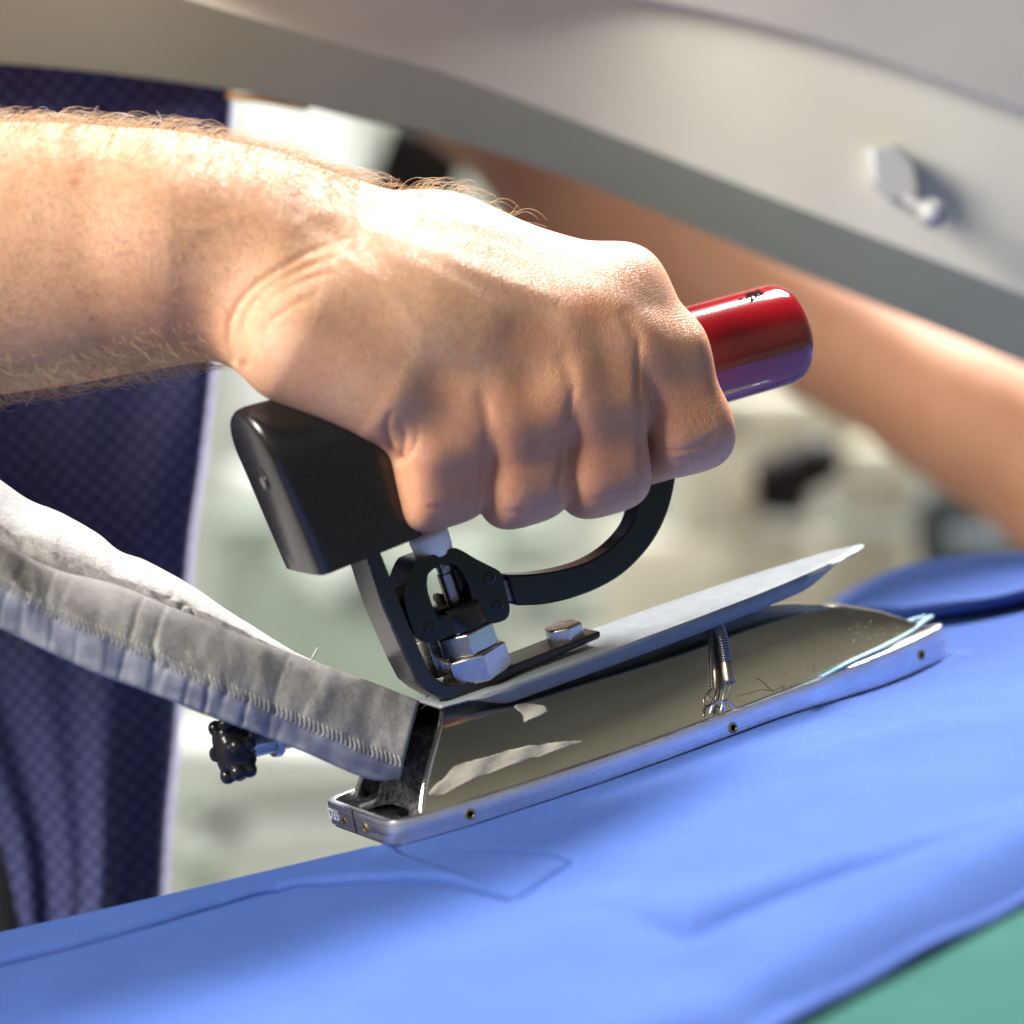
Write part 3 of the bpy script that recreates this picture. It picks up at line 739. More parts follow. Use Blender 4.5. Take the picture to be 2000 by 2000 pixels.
# ------------------------------------------------------------------ tension springs on the near side of the dome
def spring(pts, r, wire, turns, name, cap=True):
    ctr = spline(pts, 400); V = []; path = []
    prev = np.array([0, 1.0, 0])
    for i in range(400):
        t = ctr[min(i + 1, 399)] - ctr[max(i - 1, 0)]; a, u, w_ = frame(t, prev); prev = u
        q = 2 * math.pi * turns * i / 399; path.append(ctr[i] + (u * math.cos(q) + w_ * math.sin(q)) * (r - wire))
    path = spline(path, int(turns * 14)); v, f = sweep(path, wire, 6)
    o = mesh(name, v, f, M['spring'], iron)
    v, f = sweep(ctr[::20], r - wire * 1.7, 10); mesh('spring_core', v, f, M['hole'], o)
    return o, ctr
def near(px, py, off): h = cast(px, py, off); return h[0]
p_top = near(1392, 1215, 20); p_mid = near(1405, 1262, 20); p_low = near(1411, 1306, 20)
sp1, ctr = spring([p_top + np.array([0, 0, 4]), p_top * .7 + p_mid * .3, p_mid, p_low], 12.5, 2.5, 23, 'tension_spring')
a_ = p_low - p_mid; a_ /= np.linalg.norm(a_)
v, f = lathe(p_low - a_ * 3, a_, [(0, 11), (0, 12.5), (38, 12.5), (41, 11), (41, 3)], 24); mesh('spring_ferrule', v, f, M['dull_steel'], sp1, auto=40)
e1 = p_low + a_ * 38; rimp = onL(1411, 1378, 1, -140)
for dx in (-5, 4):
    v, f = sweep(spline([e1 + np.array([dx, 0, 0]), (e1 + rimp) / 2 + np.array([dx * 1.3, -2, 0]), rimp + np.array([dx * .4, -2, 0])], 14), 2.0, 8); mesh('spring_hook', v, f, M['dull_steel'], sp1)
for pts in ([(1387, 1394), (1393, 1378), (1406, 1368), (1413, 1376), (1416, 1390)], [(1408, 1390), (1412, 1376), (1418, 1370), (1428, 1378), (1440, 1388)]):
    v, f = sweep(spline([onL(a, b, 1, -142) for a, b in pts], 24), 3.4, 8); mesh('anchor_ring', v, f, M['steel'], rim)
q0, q1, q2 = near(1386, 1215, 5), near(1388, 1280, 5), near(1389, 1345, 5)
sp2, _ = spring([q0 + np.array([0, 0, 3]), q0 * .7 + q1 * .3, q1, q2], 4.5, 1.0, 40, 'thin_spring'); sp2.data.materials[0] = M['dull_steel']
v, f = sweep(spline([q2, near(1379, 1362, 9), near(1382, 1376, 9), near(1392, 1374, 9), near(1394, 1360, 9)], 24), 1.4, 6); mesh('spring_hook', v, f, M['dull_steel'], sp2)

# pale blue gasket strip lifting out of the rim at the nose
def ribbon(name, pts, w_, th, up):
    p = spline(pts, 50); V = []
    for i in range(50):
        t = p[min(i + 1, 49)] - p[max(i - 1, 0)]; a, u, s_ = frame(t, up)
        for du, ds in ((-th, -w_), (th, -w_), (th, w_), (-th, w_)): V.append(p[i] + u * du + s_ * ds)
    f = grid_faces(50, 4, False, True) + [(0, 1, 2, 3), (196, 197, 198, 199)]
    return bevel(mesh(name, V, f, M['gasket'], iron, auto=40), 1.5, 2)
ribbon('gasket_strip', [onL(a, b, 2, zz) for a, b, zz in ((1604, 1323, 58), (1663, 1292, 59), (1720, 1266, 60), (1771, 1238, 62), (1800, 1217, 66), (1820, 1203, 70))], 6.5, 3.0, (0, 0, 1))
ribbon('gasket_strip', [onL(a, b, 2, zz) for a, b, zz in ((1740, 1226, 62), (1765, 1217, 62), (1790, 1209, 64), (1808, 1204, 66))], 8, 3.0, (0, 0, 1))
# pencilled squiggle left on the dome
for pts in ([(1476, 1324), (1490, 1332), (1503, 1345), (1512, 1350), (1488, 1347), (1470, 1352), (1440, 1360)], [(1512, 1350), (1522, 1344), (1532, 1340), (1528, 1350), (1540, 1346), (1545, 1338)]):
    hs = [cast(a, b, .8) for a, b in pts]; hs = [h[0] for h in hs if h]
    if len(hs) > 2:
        v, f = sweep(spline(hs, 40), .45, 4); mesh('scratch_mark', v, f, M['hole'], dome)

# ------------------------------------------------------------------ cloth sleeve round the cable and the hose
def cr_closed(q, m):
    n = len(q); out = []
    for i in range(n):
        a, b, c, d = q[i - 1], q[i], q[(i + 1) % n], q[(i + 2) % n]
        for t in np.arange(m) / m: out.append(.5 * (2 * b + (c - a) * t + (2 * a - 5 * b + 4 * c - d) * t * t + (3 * b - a - 3 * c + d) * t ** 3))
    return np.array(out)
def sleeve(name, top, seam, bot, d_top, d_seam, d_bot, thick, seed, nseg=220):
    T, E_, B = (spline(np.array(q, float), nseg) for q in (top, seam, bot)); u = np.linspace(0, 1, nseg); V = []
    for i in range(nseg):
        t = W(*T[i], np.interp(u[i], *d_top)); e_ = W(*E_[i], np.interp(u[i], *d_seam)); b = W(*B[i], np.interp(u[i], *d_bot))
        back = np.array([0, thick, 0]); ctrl = [t + back * .55 + np.array([0, 0, -14]), t + back * .12 + np.array([0, 0, -1.5]), t, t * .72 + e_ * .28 + np.array([0, -20, 6]), t * .4 + e_ * .6 + np.array([0, -26, 5]), t * .12 + e_ * .88 + np.array([0, -12, 3]), e_, e_ * .75 + b * .25 + np.array([0, -6, -3]), e_ * .35 + b * .65 + np.array([0, -2, -4]), b, b + back * .35 + np.array([0, 0, 3]), b + back * .8 + np.array([0, 0, 24]), t * .5 + b * .5 + back * 1.0]
        cs = cr_closed(np.array(ctrl), 4); V.append(cs)
    V = np.array(V)
    # gathers across the cloth
    for i in range(nseg):
        for j in range(52):
            p = V[i, j]; x = u[i] * 10 + seed
            k = noise.noise(Vector((x * 1.1 + .35 * math.sin(j / 9), j * .055, seed))) * 9
            k += noise.noise(Vector((x * 3.2, j * .13, seed + 5))) * 3
            g_ = abs(noise.noise(Vector((x * 2.0 + .02 * j, .25 * math.sin(j / 7.0), seed + 9)))); k -= 5 * math.exp(-(g_ / .06) ** 2) * max(0, .35 + 1.6 * noise.noise(Vector((x * .8, j * .05, seed + 3))))
            V[i, j] = p + np.array([0, -1, .25]) * k
    return V, E_, u
near_top = [(-140, 1010), (0, 1063), (103, 1111), (232, 1146), (373, 1202), (497, 1252), (580, 1281), (704, 1326), (776, 1354), (818, 1370)]
near_seam = [(-140, 1065), (0, 1132), (112, 1198), (232, 1248), (373, 1314), (497, 1368), (646, 1434), (720, 1466), (787, 1492)]
near_bot = [(-140, 1160), (0, 1227), (166, 1306), (265, 1343), (406, 1397), (538, 1447), (640, 1490), (704, 1517), (745, 1525), (780, 1520)]
dd = lambda a, b, c: ([0, .6, 1], [a, b, c])
V, seamP, uu = sleeve('cable_sleeve', near_top, near_seam, near_bot, dd(-330, -250, -150), dd(-450, -370, -260), dd(-420, -340, -230), 190, 1.0)
def put(name, V, parent, m, closed=True, m2=None, lo=0, hi=0):
    n_, k_ = V.shape[:2]; vv = np.array([to_local(p) for p in V.reshape(-1, 3)])
    F = grid_faces(n_, k_, False, True) + [tuple(range(k_)), tuple((n_ - 1) * k_ + i for i in range(k_))]
    o = mesh(name, vv, F, m, parent)
    if m2:
        o.data.materials.append(m2)
        for p in o.data.polygons:
            if len(p.vertices) == 4 and lo <= min(v % k_ for v in p.vertices) and max(v % k_ for v in p.vertices) <= hi: p.material_index = 1
    return o
slv = put('cable_sleeve', V, iron, M['sleeve'], True, M['sleeve_under'], 25, 46)
# overlock stitches along the seam: one loop after another
Ls = spline(V[:, 22], 1500); Lb = spline(V[:, 26], 1500); k0 = 0; st_me = None
Sv = []; Sf = []
nst = 104
for k in range(nst):
    i = int((k + .5) / nst * 1490); a = Ls[i]; b = Lb[min(i + 8, 1499)]; t = Ls[min(i + 6, 1499)] - Ls[max(i - 6, 0)]; t /= np.linalg.norm(t)
    loop = [a + np.array([0, -1, 3]), a + t * 3 + np.array([0, -4, 0]), b + t * 3 + np.array([0, -4, 1]), b - t * 2 + np.array([0, -1, 0])]
    v, f = sweep([to_local(p) for p in spline(loop, 8)], 1.6, 5)
    mesh('stitch', v, f, M['thread'], slv)
far_top = [(-140, 845), (0, 939), (58, 977), (120, 1003), (190, 1043), (232, 1076), (290, 1099), (373, 1144), (476, 1212), (580, 1277), (680, 1325)]
far_seam = [(-140, 930), (0, 1030), (103, 1090), (232, 1135), (373, 1190), (497, 1245), (580, 1290), (680, 1340)]
far_bot = [(-140, 1000), (0, 1090), (103, 1140), (232, 1185), (373, 1235), (497, 1275), (580, 1310), (680, 1356)]
V, _, _ = sleeve('hose_sleeve', far_top, far_seam, far_bot, dd(-60, -40, -20), dd(-190, -170, -120), dd(-160, -140, -100), 170, 7.0)
hs = put('hose_sleeve', V, iron, M['sleeve'])
v, f = sweep([to_local(W(*q)) for q in ((608, 1290, -150), (614, 1278, -155), (621, 1266, -160))], 2.2, 5); mesh('loose_thread', v, f, M['thread'], hs)
# lobed black knob on a bright stem below the sleeve
kc = W(458, 1462, -205); kax = W(590, 1450, -150) - W(455, 1482, -215); kax = kax / np.linalg.norm(kax)
a, u, w_ = frame(kax, (0, 1, 0)); V = []; nk = 120
for h, k in ((-34, .55), (-30, .72), (-24, .86), (-12, .95), (8, .97), (22, .86), (30, .66), (34, .5)):
    for i in range(nk):
        t = 2 * math.pi * i / nk; lob = .5 + .5 * math.cos(6 * t + .6); rr_ = 58 * k * (.78 + .22 * lob ** 2)
        V.append(to_local(kc + a * h + (u * math.cos(t) + w_ * math.sin(t)) * rr_))
knob = mesh('regulator_knob', V, grid_faces(8, nk, False, True) + [tuple(range(nk)), tuple(7 * nk + i for i in range(nk))], M['black'], iron, auto=60)
for i in range(6):
    t = (2 * math.pi * i - .6) / 6
    c = to_local(kc + a * -30 + (u * math.cos(t) + w_ * math.sin(t)) * 54)
    v, f = lathe(c, IR.T @ a, [(0, 4), (2, 10), (6, 14), (14, 16), (22, 14), (26, 12), (30, 14), (38, 16), (46, 14), (50, 10), (52, 4)], 18); mesh('knob_lobe', v, f, M['black'], knob)
v, f = lathe(to_local(kc + a * 30), IR.T @ a, [(0, 26), (46, 26), (46, 34), (58, 36), (66, 30), (66, 24), (140, 24)], 28); mesh('regulator_stem', v, f, M['steel'], iron, auto=40)

# ================================================================== THE PERSON: gripping hand and forearm, far arm, navy garment
def cone(a, b, ra, rb):
    a = W(*a); b = W(*b); return ('c', a, b, ra, rb)
HAX = np.array([.879, .41, .246])                     # direction of the handle
def sdf_eval(X, Y, Z, pr):
    if pr[0] == 'c':
        _, a, b, ra, rb = pr; ab = b - a; L2_ = ab @ ab
        t = np.clip(((X - a[0]) * ab[0] + (Y - a[1]) * ab[1] + (Z - a[2]) * ab[2]) / L2_, 0, 1)
        return np.sqrt((X - a[0] - t * ab[0]) ** 2 + (Y - a[1] - t * ab[1]) ** 2 + (Z - a[2] - t * ab[2]) ** 2) - (ra + (rb - ra) * t)
    if pr[0] == 'q':                                  # finger: squarish section, flat sides against its neighbours
        _, a, b, ra, rb = pr; ab = b - a; L2_ = ab @ ab; hx = HAX
        t = np.clip(((X - a[0]) * ab[0] + (Y - a[1]) * ab[1] + (Z - a[2]) * ab[2]) / L2_, 0, 1)
        rx, ry, rz = X - a[0] - t * ab[0], Y - a[1] - t * ab[1], Z - a[2] - t * ab[2]
        al = np.abs(rx * hx[0] + ry * hx[1] + rz * hx[2]); pe = np.sqrt(np.maximum(rx * rx + ry * ry + rz * rz - al * al, 0)); al = al * .97
        return (al ** 3.6 + pe ** 3.6) ** (1 / 3.6) - (ra + (rb - ra) * t)
    if pr[0] == 'e':                                  # ellipsoid
        _, c, r = pr
        k = np.sqrt(((X - c[0]) / r[0]) ** 2 + ((Y - c[1]) / r[1]) ** 2 + ((Z - c[2]) / r[2]) ** 2)
        return (k - 1) * min(r)
    if pr[0] == 'f':                                  # forearm: elliptical section along x
        _, xs, zc, hz, yc, hy = pr
        z0 = np.interp(X, xs, zc); h = np.interp(X, xs, hz); y0 = np.interp(X, xs, yc); w_ = np.interp(X, xs, hy)
        k = np.sqrt(((Z - z0) / h) ** 2 + ((Y - y0) / w_) ** 2)
        return (k - 1) * np.minimum(h, w_)
def smin(a, b, k):
    h = np.clip(k - np.abs(a - b), 0, None) / k
    return np.minimum(a, b) - h * h * k * .25
class Field:
    def __init__(s, lo, hi, h):
        s.lo = np.array(lo, float); s.h = h; n = ((np.array(hi) - s.lo) / h).astype(int) + 1; s.n = n
        s.F = np.full(n, 60.0, np.float32)
    def grid(s, a, b):
        i0 = np.clip(((a - s.lo) / s.h).astype(int), 0, s.n - 1); i1 = np.clip(((b - s.lo) / s.h).astype(int) + 2, 1, s.n)
        ax = [(s.lo[k] + s.h * np.arange(i0[k], i1[k])).astype(np.float32) for k in range(3)]
        sl = tuple(slice(i0[k], i1[k]) for k in range(3))
        return sl, np.meshgrid(*ax, indexing='ij', sparse=True)
    def bounds(s, p, m):
        if p[0] in 'cq': return np.minimum(p[1] - p[3], p[2] - p[4]) - m, np.maximum(p[1] + p[3], p[2] + p[4]) + m
        if p[0] == 'e': return p[1] - p[2] - m, p[1] + p[2] + m
        return np.array([p[1][0], -1e4, -1e4]), np.array([p[1][-1], 1e4, 1e4])
    def union(s, p, k):
        sl, (X, Y, Z) = s.grid(*s.bounds(p, k + 62)); s.F[sl] = smin(s.F[sl], sdf_eval(X, Y, Z, p), k)
    def merge(s, o, k): s.F = smin(s.F, o.F, k)
    def surface(s):
        F = s.F; ins = F < 0; n = F.shape
        c = np.zeros(tuple(k - 1 for k in n), np.uint8)
        for i in (0, 1):
            for j in (0, 1):
                for k in (0, 1): c += ins[i:n[0] - 1 + i, j:n[1] - 1 + j, k:n[2] - 1 + k]
        act = (c > 0) & (c < 8); ci = np.argwhere(act); idx = -np.ones(act.shape, np.int32); idx[act] = np.arange(len(ci))
        pos = np.zeros((len(ci), 3)); cnt = np.zeros(len(ci))
        cor = [(i, j, k) for i in (0, 1) for j in (0, 1) for k in (0, 1)]
        for a in cor:
            for ax in range(3):
                if a[ax]: continue
                b = list(a); b[ax] = 1
                f0 = F[tuple((ci + a).T)]; f1 = F[tuple((ci + b).T)]; m = (f0 < 0) != (f1 < 0)
                t = np.where(m, f0 / np.where(m, f0 - f1, 1), 0); q = np.array(a, float)[None] + np.zeros((len(ci), 3)); q[:, ax] += t
                pos += q * m[:, None]; cnt += m
        V = s.lo + (ci + pos / cnt[:, None]) * s.h; faces = []
        for ax in range(3):
            o1, o2 = (ax + 1) % 3, (ax + 2) % 3
            sl0 = [slice(1, n[k] - 1) for k in range(3)]; sl1 = list(sl0); sl0[ax] = slice(0, n[ax] - 1); sl1[ax] = slice(1, n[ax])
            A, B = ins[tuple(sl0)], ins[tuple(sl1)]; e_ = np.argwhere(A != B); flip = A[tuple(e_.T)]
            off = np.ones(3, int); off[ax] = 0; e_ = e_ + off
            q = []
            for d1, d2 in ((-1, -1), (0, -1), (0, 0), (-1, 0)):
                g = e_.copy(); g[:, o1] += d1; g[:, o2] += d2; q.append(idx[tuple(g.T)])
            q = np.stack(q, 1); q[~flip] = q[~flip][:, ::-1]; faces.append(q[(q >= 0).all(1)])
        return V, np.vstack(faces)
H = 5.0
lo, hi = (-1330, -560, -130), (520, 480, 860)
palm = Field(lo, hi, H)
fx = [(-330, 515, 268, -215, 215), (-120, 510, 264, -210, 208), (0, 504, 258, -206, 200), (145, 496, 248, -204, 190), (290, 488, 228, -204, 176), (398, 485, 211, -206, 164), (471, 492, 199, -208, 152), (560, 500, 176, -206, 138), (640, 510, 130, -200, 100), (740, 530, 20, -190, 20), (760, 530, 10, -190, 10)]
palm.union(('f', [W(a, 0, d)[0] for a, b, c, d, e_ in fx], [W(0, b, d)[2] for a, b, c, d, e_ in fx], [c for a, b, c, d, e_ in fx], [d for a, b, c, d, e_ in fx], [e_ for a, b, c, d, e_ in fx]), 4)
for a, b, ra, rb in (((540, 470, -145), (860, 506, -95), 124, 102), ((860, 506, -95), (1188, 574, -72), 102, 84), ((540, 525, -205), (860, 560, -165), 118, 104), ((860, 560, -165), (1140, 640, -120), 104, 84),
                     ((545, 585, -255), (800, 640, -225), 112, 98), ((800, 640, -225), (1000, 715, -180), 98, 82), ((590, 640, -280), (868, 790, -225), 108, 80)):
    palm.union(cone(a, b, ra, rb), 95)
palm.union(cone((330, 482, -205), (640, 492, -175), 186, 132), 60)
palm.union(cone((585, 672, -318), (745, 768, -300), 116, 92), 40)          # fleshy heel of the hand
palm.union(cone((690, 590, -262), (900, 676, -222), 100, 92), 70); palm.union(cone((760, 560, -225), (1060, 640, -160), 96, 84), 70)   # fills out the back of the hand
palm.union(cone((600, 610, -60), (900, 640, 40), 130, 100), 80)            # ball of the thumb, on the far side
palm.union(cone((840, 620, 60), (1030, 640, 190), 92, 78), 50); palm.union(cone((1030, 640, 190), (1180, 670, 235), 74, 66), 30); palm.union(cone((1180, 670, 235), (1290, 690, 215), 66, 54), 24)
for a, b, ra, rb in (((925, 735, -208), (938, 800, -250), 70, 56), ((1070, 680, -152), (1098, 748, -205), 74, 58), ((1182, 606, -98), (1224, 660, -140), 76, 58)):
    palm.union(cone(a, b, ra, rb), 50)                                    # webs between the fingers
fingers = Field(lo, hi, H); first = True
FG = [ # MCP, PIP, DIP, tip with radii
  [((1198, 592, -68), 84), ((1285, 700, -84), 84), ((1336, 842, -66), 80), ((1262, 874, 34), 68), ((1240, 862, 150), 58)],
  [((1142, 655, -122), 86), ((1166, 790, -152), 82), ((1172, 922, -132), 79), ((1170, 926, -14), 66), ((1165, 905, 105), 56)],
  [((1004, 728, -184), 82), ((1018, 830, -210), 79), ((1018, 944, -188), 77), ((1016, 946, -74), 66), ((1012, 925, 40), 56)],
  [((868, 800, -232), 82), ((858, 880, -248), 82), ((858, 944, -230), 80), ((866, 944, -130), 64), ((872, 925, -25), 54)]]
for fg in FG:
    one = Field(lo, hi, H)
    for i in range(4): one.union(('q',) + cone(fg[i][0], fg[i + 1][0], fg[i][1], fg[i + 1][1])[1:], 22)
    if first: fingers.F = one.F; first = False
    else: fingers.merge(one, 10)
palm.merge(fingers, 58)
# knuckle heads, wrist bone
for c, r in (((1212, 566, -78), 64), ((1142, 622, -130), 62), ((1008, 692, -192), 56), ((868, 776, -240), 56)):
    palm.union(('e', W(*c), np.array([r, r, r], float)), 60)
V, Fc = palm.surface()
# light smoothing
nb = np.zeros_like(V); ct = np.zeros(len(V))
for k in range(4):
    np.add.at(nb, Fc[:, k], V[Fc[:, (k + 1) % 4]]); np.add.at(ct, Fc[:, k], 1)
V = V * .5 + (nb / ct[:, None]) * .5
def vnormals(V, Fq):
    n_ = np.cross(V[Fq[:, 2]] - V[Fq[:, 0]], V[Fq[:, 3]] - V[Fq[:, 1]]); out = np.zeros_like(V)
    for k in range(4): np.add.at(out, Fq[:, k], n_)
    return out / np.maximum(np.linalg.norm(out, axis=1), 1e-9)[:, None]
nm = vnormals(V, Fc); pp = proj(V); view = V - EYE; view /= np.linalg.norm(view, axis=1)[:, None]
facing = sstep(.15, -.25, (nm * view).sum(1))
facing = np.clip(1 - sstep(-.35, .10, (nm * view).sum(1)), 0, 1)
def stroke(line, width, amount, taper=True, smooth_n=None):
    global V
    L = spline(np.array(line, float), max(12, len(line) * 6)); d, u = poly_dist(pp, L)
    t = np.sin(np.pi * np.clip(u, 0, 1)) ** .55 if taper is True else ((1 - np.clip(u, 0, 1)) ** .8 if taper == 'end' else 1.0)
    V += nm * (facing * amount * t * np.exp(-(d / width) ** 2))[:, None]
# creases and folds (inward) and tendons, bone heads (outward)
stroke([(456, 704), (446, 668), (450, 628), (470, 590), (505, 553), (552, 522), (610, 490), (670, 470)], 7, -8, 'end')
stroke([(482, 712), (472, 660), (482, 612), (515, 570), (565, 536), (630, 508), (690, 492)], 6, -4, 'end')
stroke([(468, 700), (458, 660), (466, 618), (492, 578), (535, 545)], 9, 4, 'end')
stroke([(500, 610), (540, 575), (600, 545), (660, 530)], 6, -2); stroke([(520, 640), (565, 600), (620, 572)], 6, -2); stroke([(540, 560), (590, 528), (650, 505)], 6, -1.5)
stroke([(500, 660), (530, 625), (570, 600), (620, 590)], 5, -1.2)
stroke([(600, 405), (700, 437), (820, 478), (960, 535), (1090, 590)], 22, 6)
stroke([(700, 375), (860, 425), (1040, 472), (1180, 520)], 20, 5)
stroke([(640, 440), (780, 500), (900, 560), (1000, 640)], 18, 2)
stroke([(780, 462), (900, 505), (1010, 545)], 20, -2); stroke([(800, 425), (940, 455), (1080, 490)], 16, -3)
stroke([(776, 900), (764, 876), (756, 850), (758, 820), (772, 800)], 6, -8, 'end'); stroke([(780, 898), (790, 872), (790, 845), (780, 815)], 6, -6, 'end')
stroke([(786, 900), (806, 878), (816, 850), (812, 820)], 6, -4, 'end')
# lines between the fingers run on up the back of the hand a little
stroke([(950, 835), (946, 870), (942, 930), (934, 1000)], 6, -5); stroke([(1122, 752), (1112, 800), (1098, 880), (1082, 985)], 6, -6); stroke([(1250, 650), (1246, 720), (1248, 800), (1252, 940)], 6, -5)
stroke([(1215, 600), (1236, 640), (1248, 690)], 14, -3); stroke([(1090, 690), (1112, 730), (1118, 770)], 14, -3); stroke([(935, 760), (950, 800), (952, 840)], 12, -3)
# finger joint creases
stroke([(1258, 858), (1290, 876), (1330, 880), (1372, 866), (1408, 842)], 5, -2.5); stroke([(1280, 892), (1330, 900), (1378, 880)], 5, -2)
stroke([(1195, 960), (1220, 953), (1246, 944)], 5, -3); stroke([(1150, 975), (1195, 972), (1240, 962)], 5, -2); stroke([(1030, 990), (1060, 985), (1086, 976)], 5, -3); stroke([(985, 998), (1040, 1002), (1080, 992)], 5, -3.5)
stroke([(830, 990), (880, 992), (925, 985)], 5, -3.5)
for k in range(5):
    stroke([(1236 + 9 * k, 500 + 9 * k), (1232 + 11 * k, 520 + 10 * k), (1238 + 10 * k, 540 + 9 * k)], 3.5, -.9)
for k in range(4): stroke([(1340 + 12 * k, 815 - 7 * k), (1350 + 12 * k, 838 - 8 * k), (1362 + 11 * k, 856 - 8 * k)], 4, -.8)
# vein over the wrist and back of the hand
stroke([(520, 420), (600, 455), (700, 520), (790, 600), (830, 680)], 14, 1.6); stroke([(300, 470), (420, 440), (540, 400)], 16, 1.5)
# slow unevenness
for i in range(len(V)):
    pass
Vs = V / 90.0
wob = np.sin(Vs[:, 0] * 1.7 + 1.3 * np.sin(Vs[:, 2] * 1.1)) * np.sin(Vs[:, 2] * 1.9 + Vs[:, 1] * 1.2); V += nm * (wob * .9)[:, None]

# far forearm and hand, and the shoulder joining them, all one skin with the gripping hand
arm = Field((-3600, -500, -2600), (3400, 6800, 3600), 42.0); arm.F[:] = 600
def rad_cone(a, b, ra, rb): return ('c', np.array(a, float), np.array(b, float), ra, rb)
arm2 = [rad_cone(W(-330, 512, -215), W(-1500, 300, 300), 240, 400), rad_cone(W(-1500, 300, 300), (-1900, 2100, 3000), 400, 520), rad_cone((-1900, 2100, 3000), (-1750, 4300, 3000), 760, 600),
        rad_cone((-1750, 4300, 3000), W(800, -150, 4100), 520, 330), rad_cone(W(800, -150, 4100), W(930, 60, 3950), 320, 300), rad_cone(W(930, 60, 3950), W(1200, 390, 3700), 300, 275), rad_cone(W(1200, 390, 3700), W(1900, 800, 3300), 275, 205), rad_cone(W(1900, 800, 3300), W(2150, 1000, 3200), 205, 235),
        rad_cone((-2700, 3000, 2600), (-2600, 3000, -2300), 1150, 1050)]
for p in arm2:
    a_, b_ = arm.bounds(p, 300); sl, (X, Y, Z) = arm.grid(a_, b_); arm.F[sl] = smin(arm.F[sl], sdf_eval(X, Y, Z, p), 160)
V_, F_ = arm.surface()
for _ in range(2):
    nb = np.zeros_like(V_); ct = np.zeros(len(V_))
    for k in range(4): np.add.at(nb, F_[:, k], V_[F_[:, (k + 1) % 4]]); np.add.at(ct, F_[:, k], 1)
    V_ = V_ * .4 + (nb / np.maximum(ct, 1)[:, None]) * .6
person = empty('person', np.array([-1900, 3000, -2300.0])); po = np.array([-1900, 3000, -2300.0])
tag(person, 'person in a navy dotted garment gripping the red iron handle, other arm behind', 'person')
Vall = np.vstack([V, V_]) - po; Fall = np.vstack([Fc, F_ + len(V)])
me = bpy.data.meshes.new('body')
me.vertices.add(len(Vall)); me.vertices.foreach_set('co', (Vall * S).ravel())
me.loops.add(Fall.size); me.loops.foreach_set('vertex_index', Fall.ravel().astype(np.int32))
me.polygons.add(len(Fall)); me.polygons.foreach_set('loop_start', np.arange(0, Fall.size, 4, dtype=np.int32))
me.update(calc_edges=True); me.validate()
fl = np.zeros(len(Vall)); 
for (x, y, r, a) in ((1245, 520, 60, .8), (1160, 600, 60, .7), (1030, 665, 70, .55), (870, 775, 70, .6), (1370, 840, 120, .55), (1150, 860, 200, .75), (1010, 880, 180, .75), (860, 930, 150, .7), (1310, 780, 170, .75), (145, 355, 9, 1.0), (150, 350, 5, 1.0), (590, 740, 60, .3), (300, 660, 200, .3)):
    fl[:len(V)] = np.maximum(fl[:len(V)], a * np.exp(-((pp[:, 0] - x) ** 2 + (pp[:, 1] - y) ** 2) / r ** 2))
fl[len(V):] = .45
at_ = me.attributes.new('flush', 'FLOAT', 'POINT'); at_.data.foreach_set('value', fl.astype(np.float32))
body = link('body', me, M['skin'], person)

# arm hair: fine curled strands, long on the upper and lower edge of the forearm
nm = vnormals(V, Fc); pp = proj(V)
wgt = np.zeros(len(V)); X = pp[:, 0]
armz = (X < 700) & (X > -60)
up = nm[:, 2]
wgt[armz] = (.85 + 1.6 * np.clip(up[armz], 0, 1) ** 2 + 0.7 * np.clip(-up[armz], 0, 1) ** 3) * (1 - sstep(430, 640, X[armz]) * (1 - np.clip(up[armz] * 1.2, 0, 1)))
back = (X >= 700) & (X < 1120) & (up > .55); wgt[back] = .55 * (1 - sstep(800, 1120, X[back]))
wgt[(nm[:, 1] > .5)] = 0
low = (pp[:, 1] > 640) & (X > 400); wgt[low] = 0
pick = rng.choice(len(V), 3400, p=wgt / wgt.sum())
HV = []; HF = []
for i in pick:
    p = V[i]; n0 = nm[i]; f_ = 1 + (.6 if abs(n0[2]) > .75 else 0)
    L = rng.uniform(10, 50) * f_ * (.75 if abs(n0[2]) < .6 else 1); r0 = .62 if abs(n0[2]) > .7 else .5
    flow = np.array([.75, -.1, -.55 + .5 * n0[2]]) + rng.normal(0, .35, 3); flow -= n0 * (flow @ n0); flow /= np.linalg.norm(flow)
    lift = rng.uniform(.55, 1.1) if abs(n0[2]) > .6 else rng.uniform(.2, .5)
    pts = []; curl = rng.uniform(-.5, .5); side_ = np.cross(n0, flow)
    for t in np.linspace(0, 1, 7):
        pts.append(p + flow * L * (t * (.55 + .35 * t)) + n0 * L * lift * (t - .75 * t * t) * 1.2 + side_ * L * curl * t * t - n0 * 1.0)
    v, f = sweep(pts, r0 * np.linspace(1, .35, 7), 3, caps=False); b0 = len(HV); HV += list(v); HF += [tuple(j + b0 for j in q) for q in f]
me = bpy.data.meshes.new('arm_hair'); me.from_pydata(((np.array(HV) - po) * S).tolist(), [], HF); me.update()
link('arm_hair', me, M['hair'], person, kind='stuff')

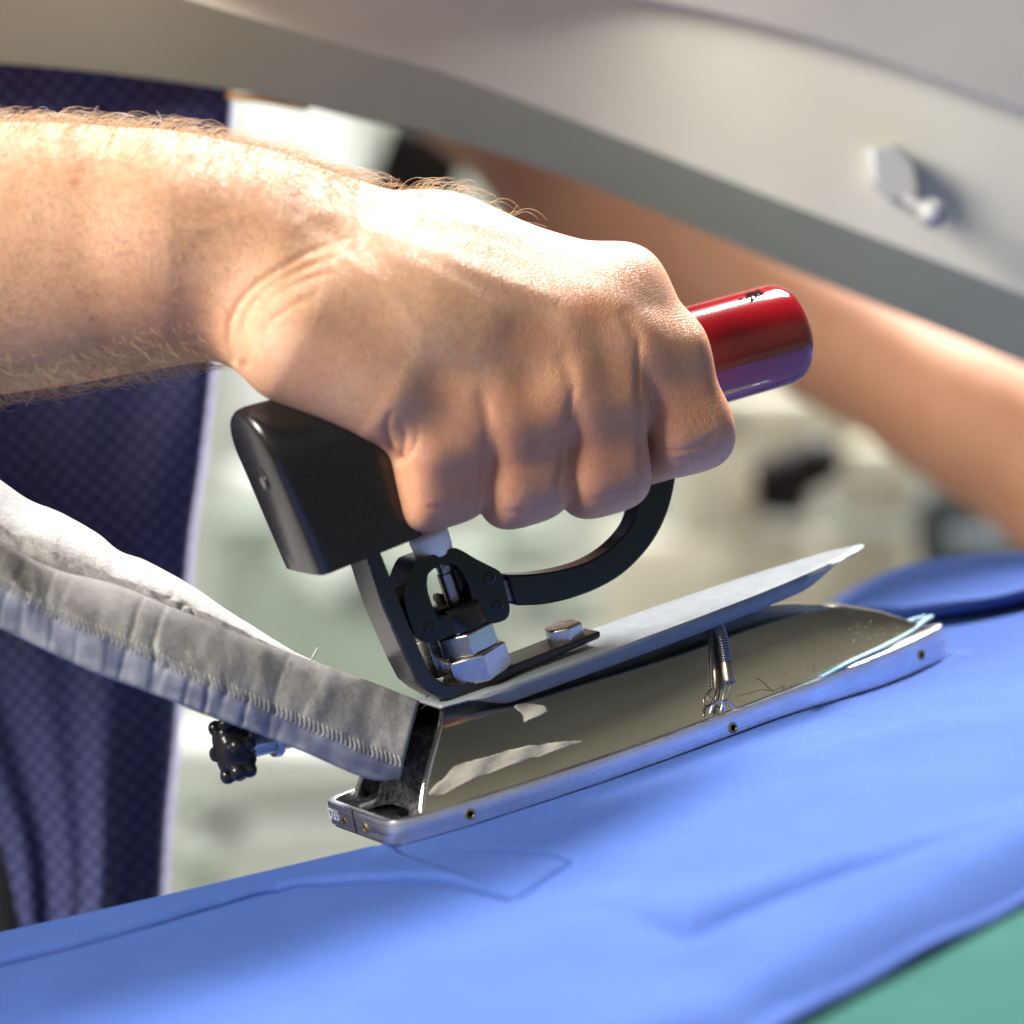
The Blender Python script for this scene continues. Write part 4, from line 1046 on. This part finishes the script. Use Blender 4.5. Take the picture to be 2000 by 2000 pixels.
# navy garment hanging behind the forearm
edge = [(448, 120), (440, 250), (430, 420), (412, 690), (388, 900), (366, 1060), (348, 1300), (338, 1440), (322, 1600), (312, 1770), (300, 1900), (292, 2100)]
left = [(-500, 120), (-500, 250), (-480, 420), (-450, 690), (-420, 900), (-380, 1060), (-300, 1300), (-130, 1440), (-10, 1600), (36, 1770), (60, 1900), (80, 2100)]
E1 = spline(np.array(edge, float), 110); E0 = spline(np.array(left, float), 110); V = []
for i in range(110):
    for j in range(70):
        s_ = j / 69
        if s_ < .8:
            q = s_ / .8; px = E0[i, 0] + (E1[i, 0] - 26 - E0[i, 0]) * q; d = 1150 - 60 * math.sin(math.pi * q) + 40 * math.sin(q * 9 + E1[i, 1] / 330) * (.4 + q * .4) + 14 * math.sin(q * 23 + E1[i, 1] / 120)
            V.append(W(px, E1[i, 1], d))
        else:
            t = (s_ - .8) / .2 * math.pi * .62; b = W(E1[i, 0] - 26, E1[i, 1], 1150 + 40 * .8 * math.sin(9 + E1[i, 1] / 330) + 14 * math.sin(23 + E1[i, 1] / 120)); V.append(b + np.array([32 * math.sin(min(t, math.pi / 2)) , 60 * (1 - math.cos(t)) + (t > math.pi / 2) * 300 * (t - math.pi / 2), 0]))
V = np.array(V) - po
g = mesh('garment', V, grid_faces(110, 70), M['navy'], person)
g['label'] = 'navy cotton garment with small pale dots'
v, f = sweep([W(-60, 1430, 1450) - po, W(-10, 1700, 1450) - po, W(10, 2000, 1450) - po, W(20, 2400, 1450) - po], 150, 20); mesh('trouser_leg', v, f, M['trousers'], person)

# navy shirt over the shoulders, back and upper arms (outside the picture, seen in reflections)
sh = Field((-4200, -300, -2700), (1200, 6800, 4300), 70.0); sh.F[:] = 900
for p in (rad_cone(W(-1500, 300, 300), (-1900, 2100, 3000), 470, 600), rad_cone((-1900, 2100, 3000), (-1750, 4300, 3000), 840, 680), rad_cone((-1750, 4300, 3000), W(300, -400, 4250), 600, 430), rad_cone((-2700, 3000, 2600), (-2600, 3000, -2300), 1230, 1130)):
    a_, b_ = sh.bounds(p, 400); sl, (X, Y, Z) = sh.grid(a_, b_); sh.F[sl] = smin(sh.F[sl], sdf_eval(X, Y, Z, p), 200)
Vt, Ft = sh.surface(); mesh('shirt', Vt - po, Ft, M['navy'], person)
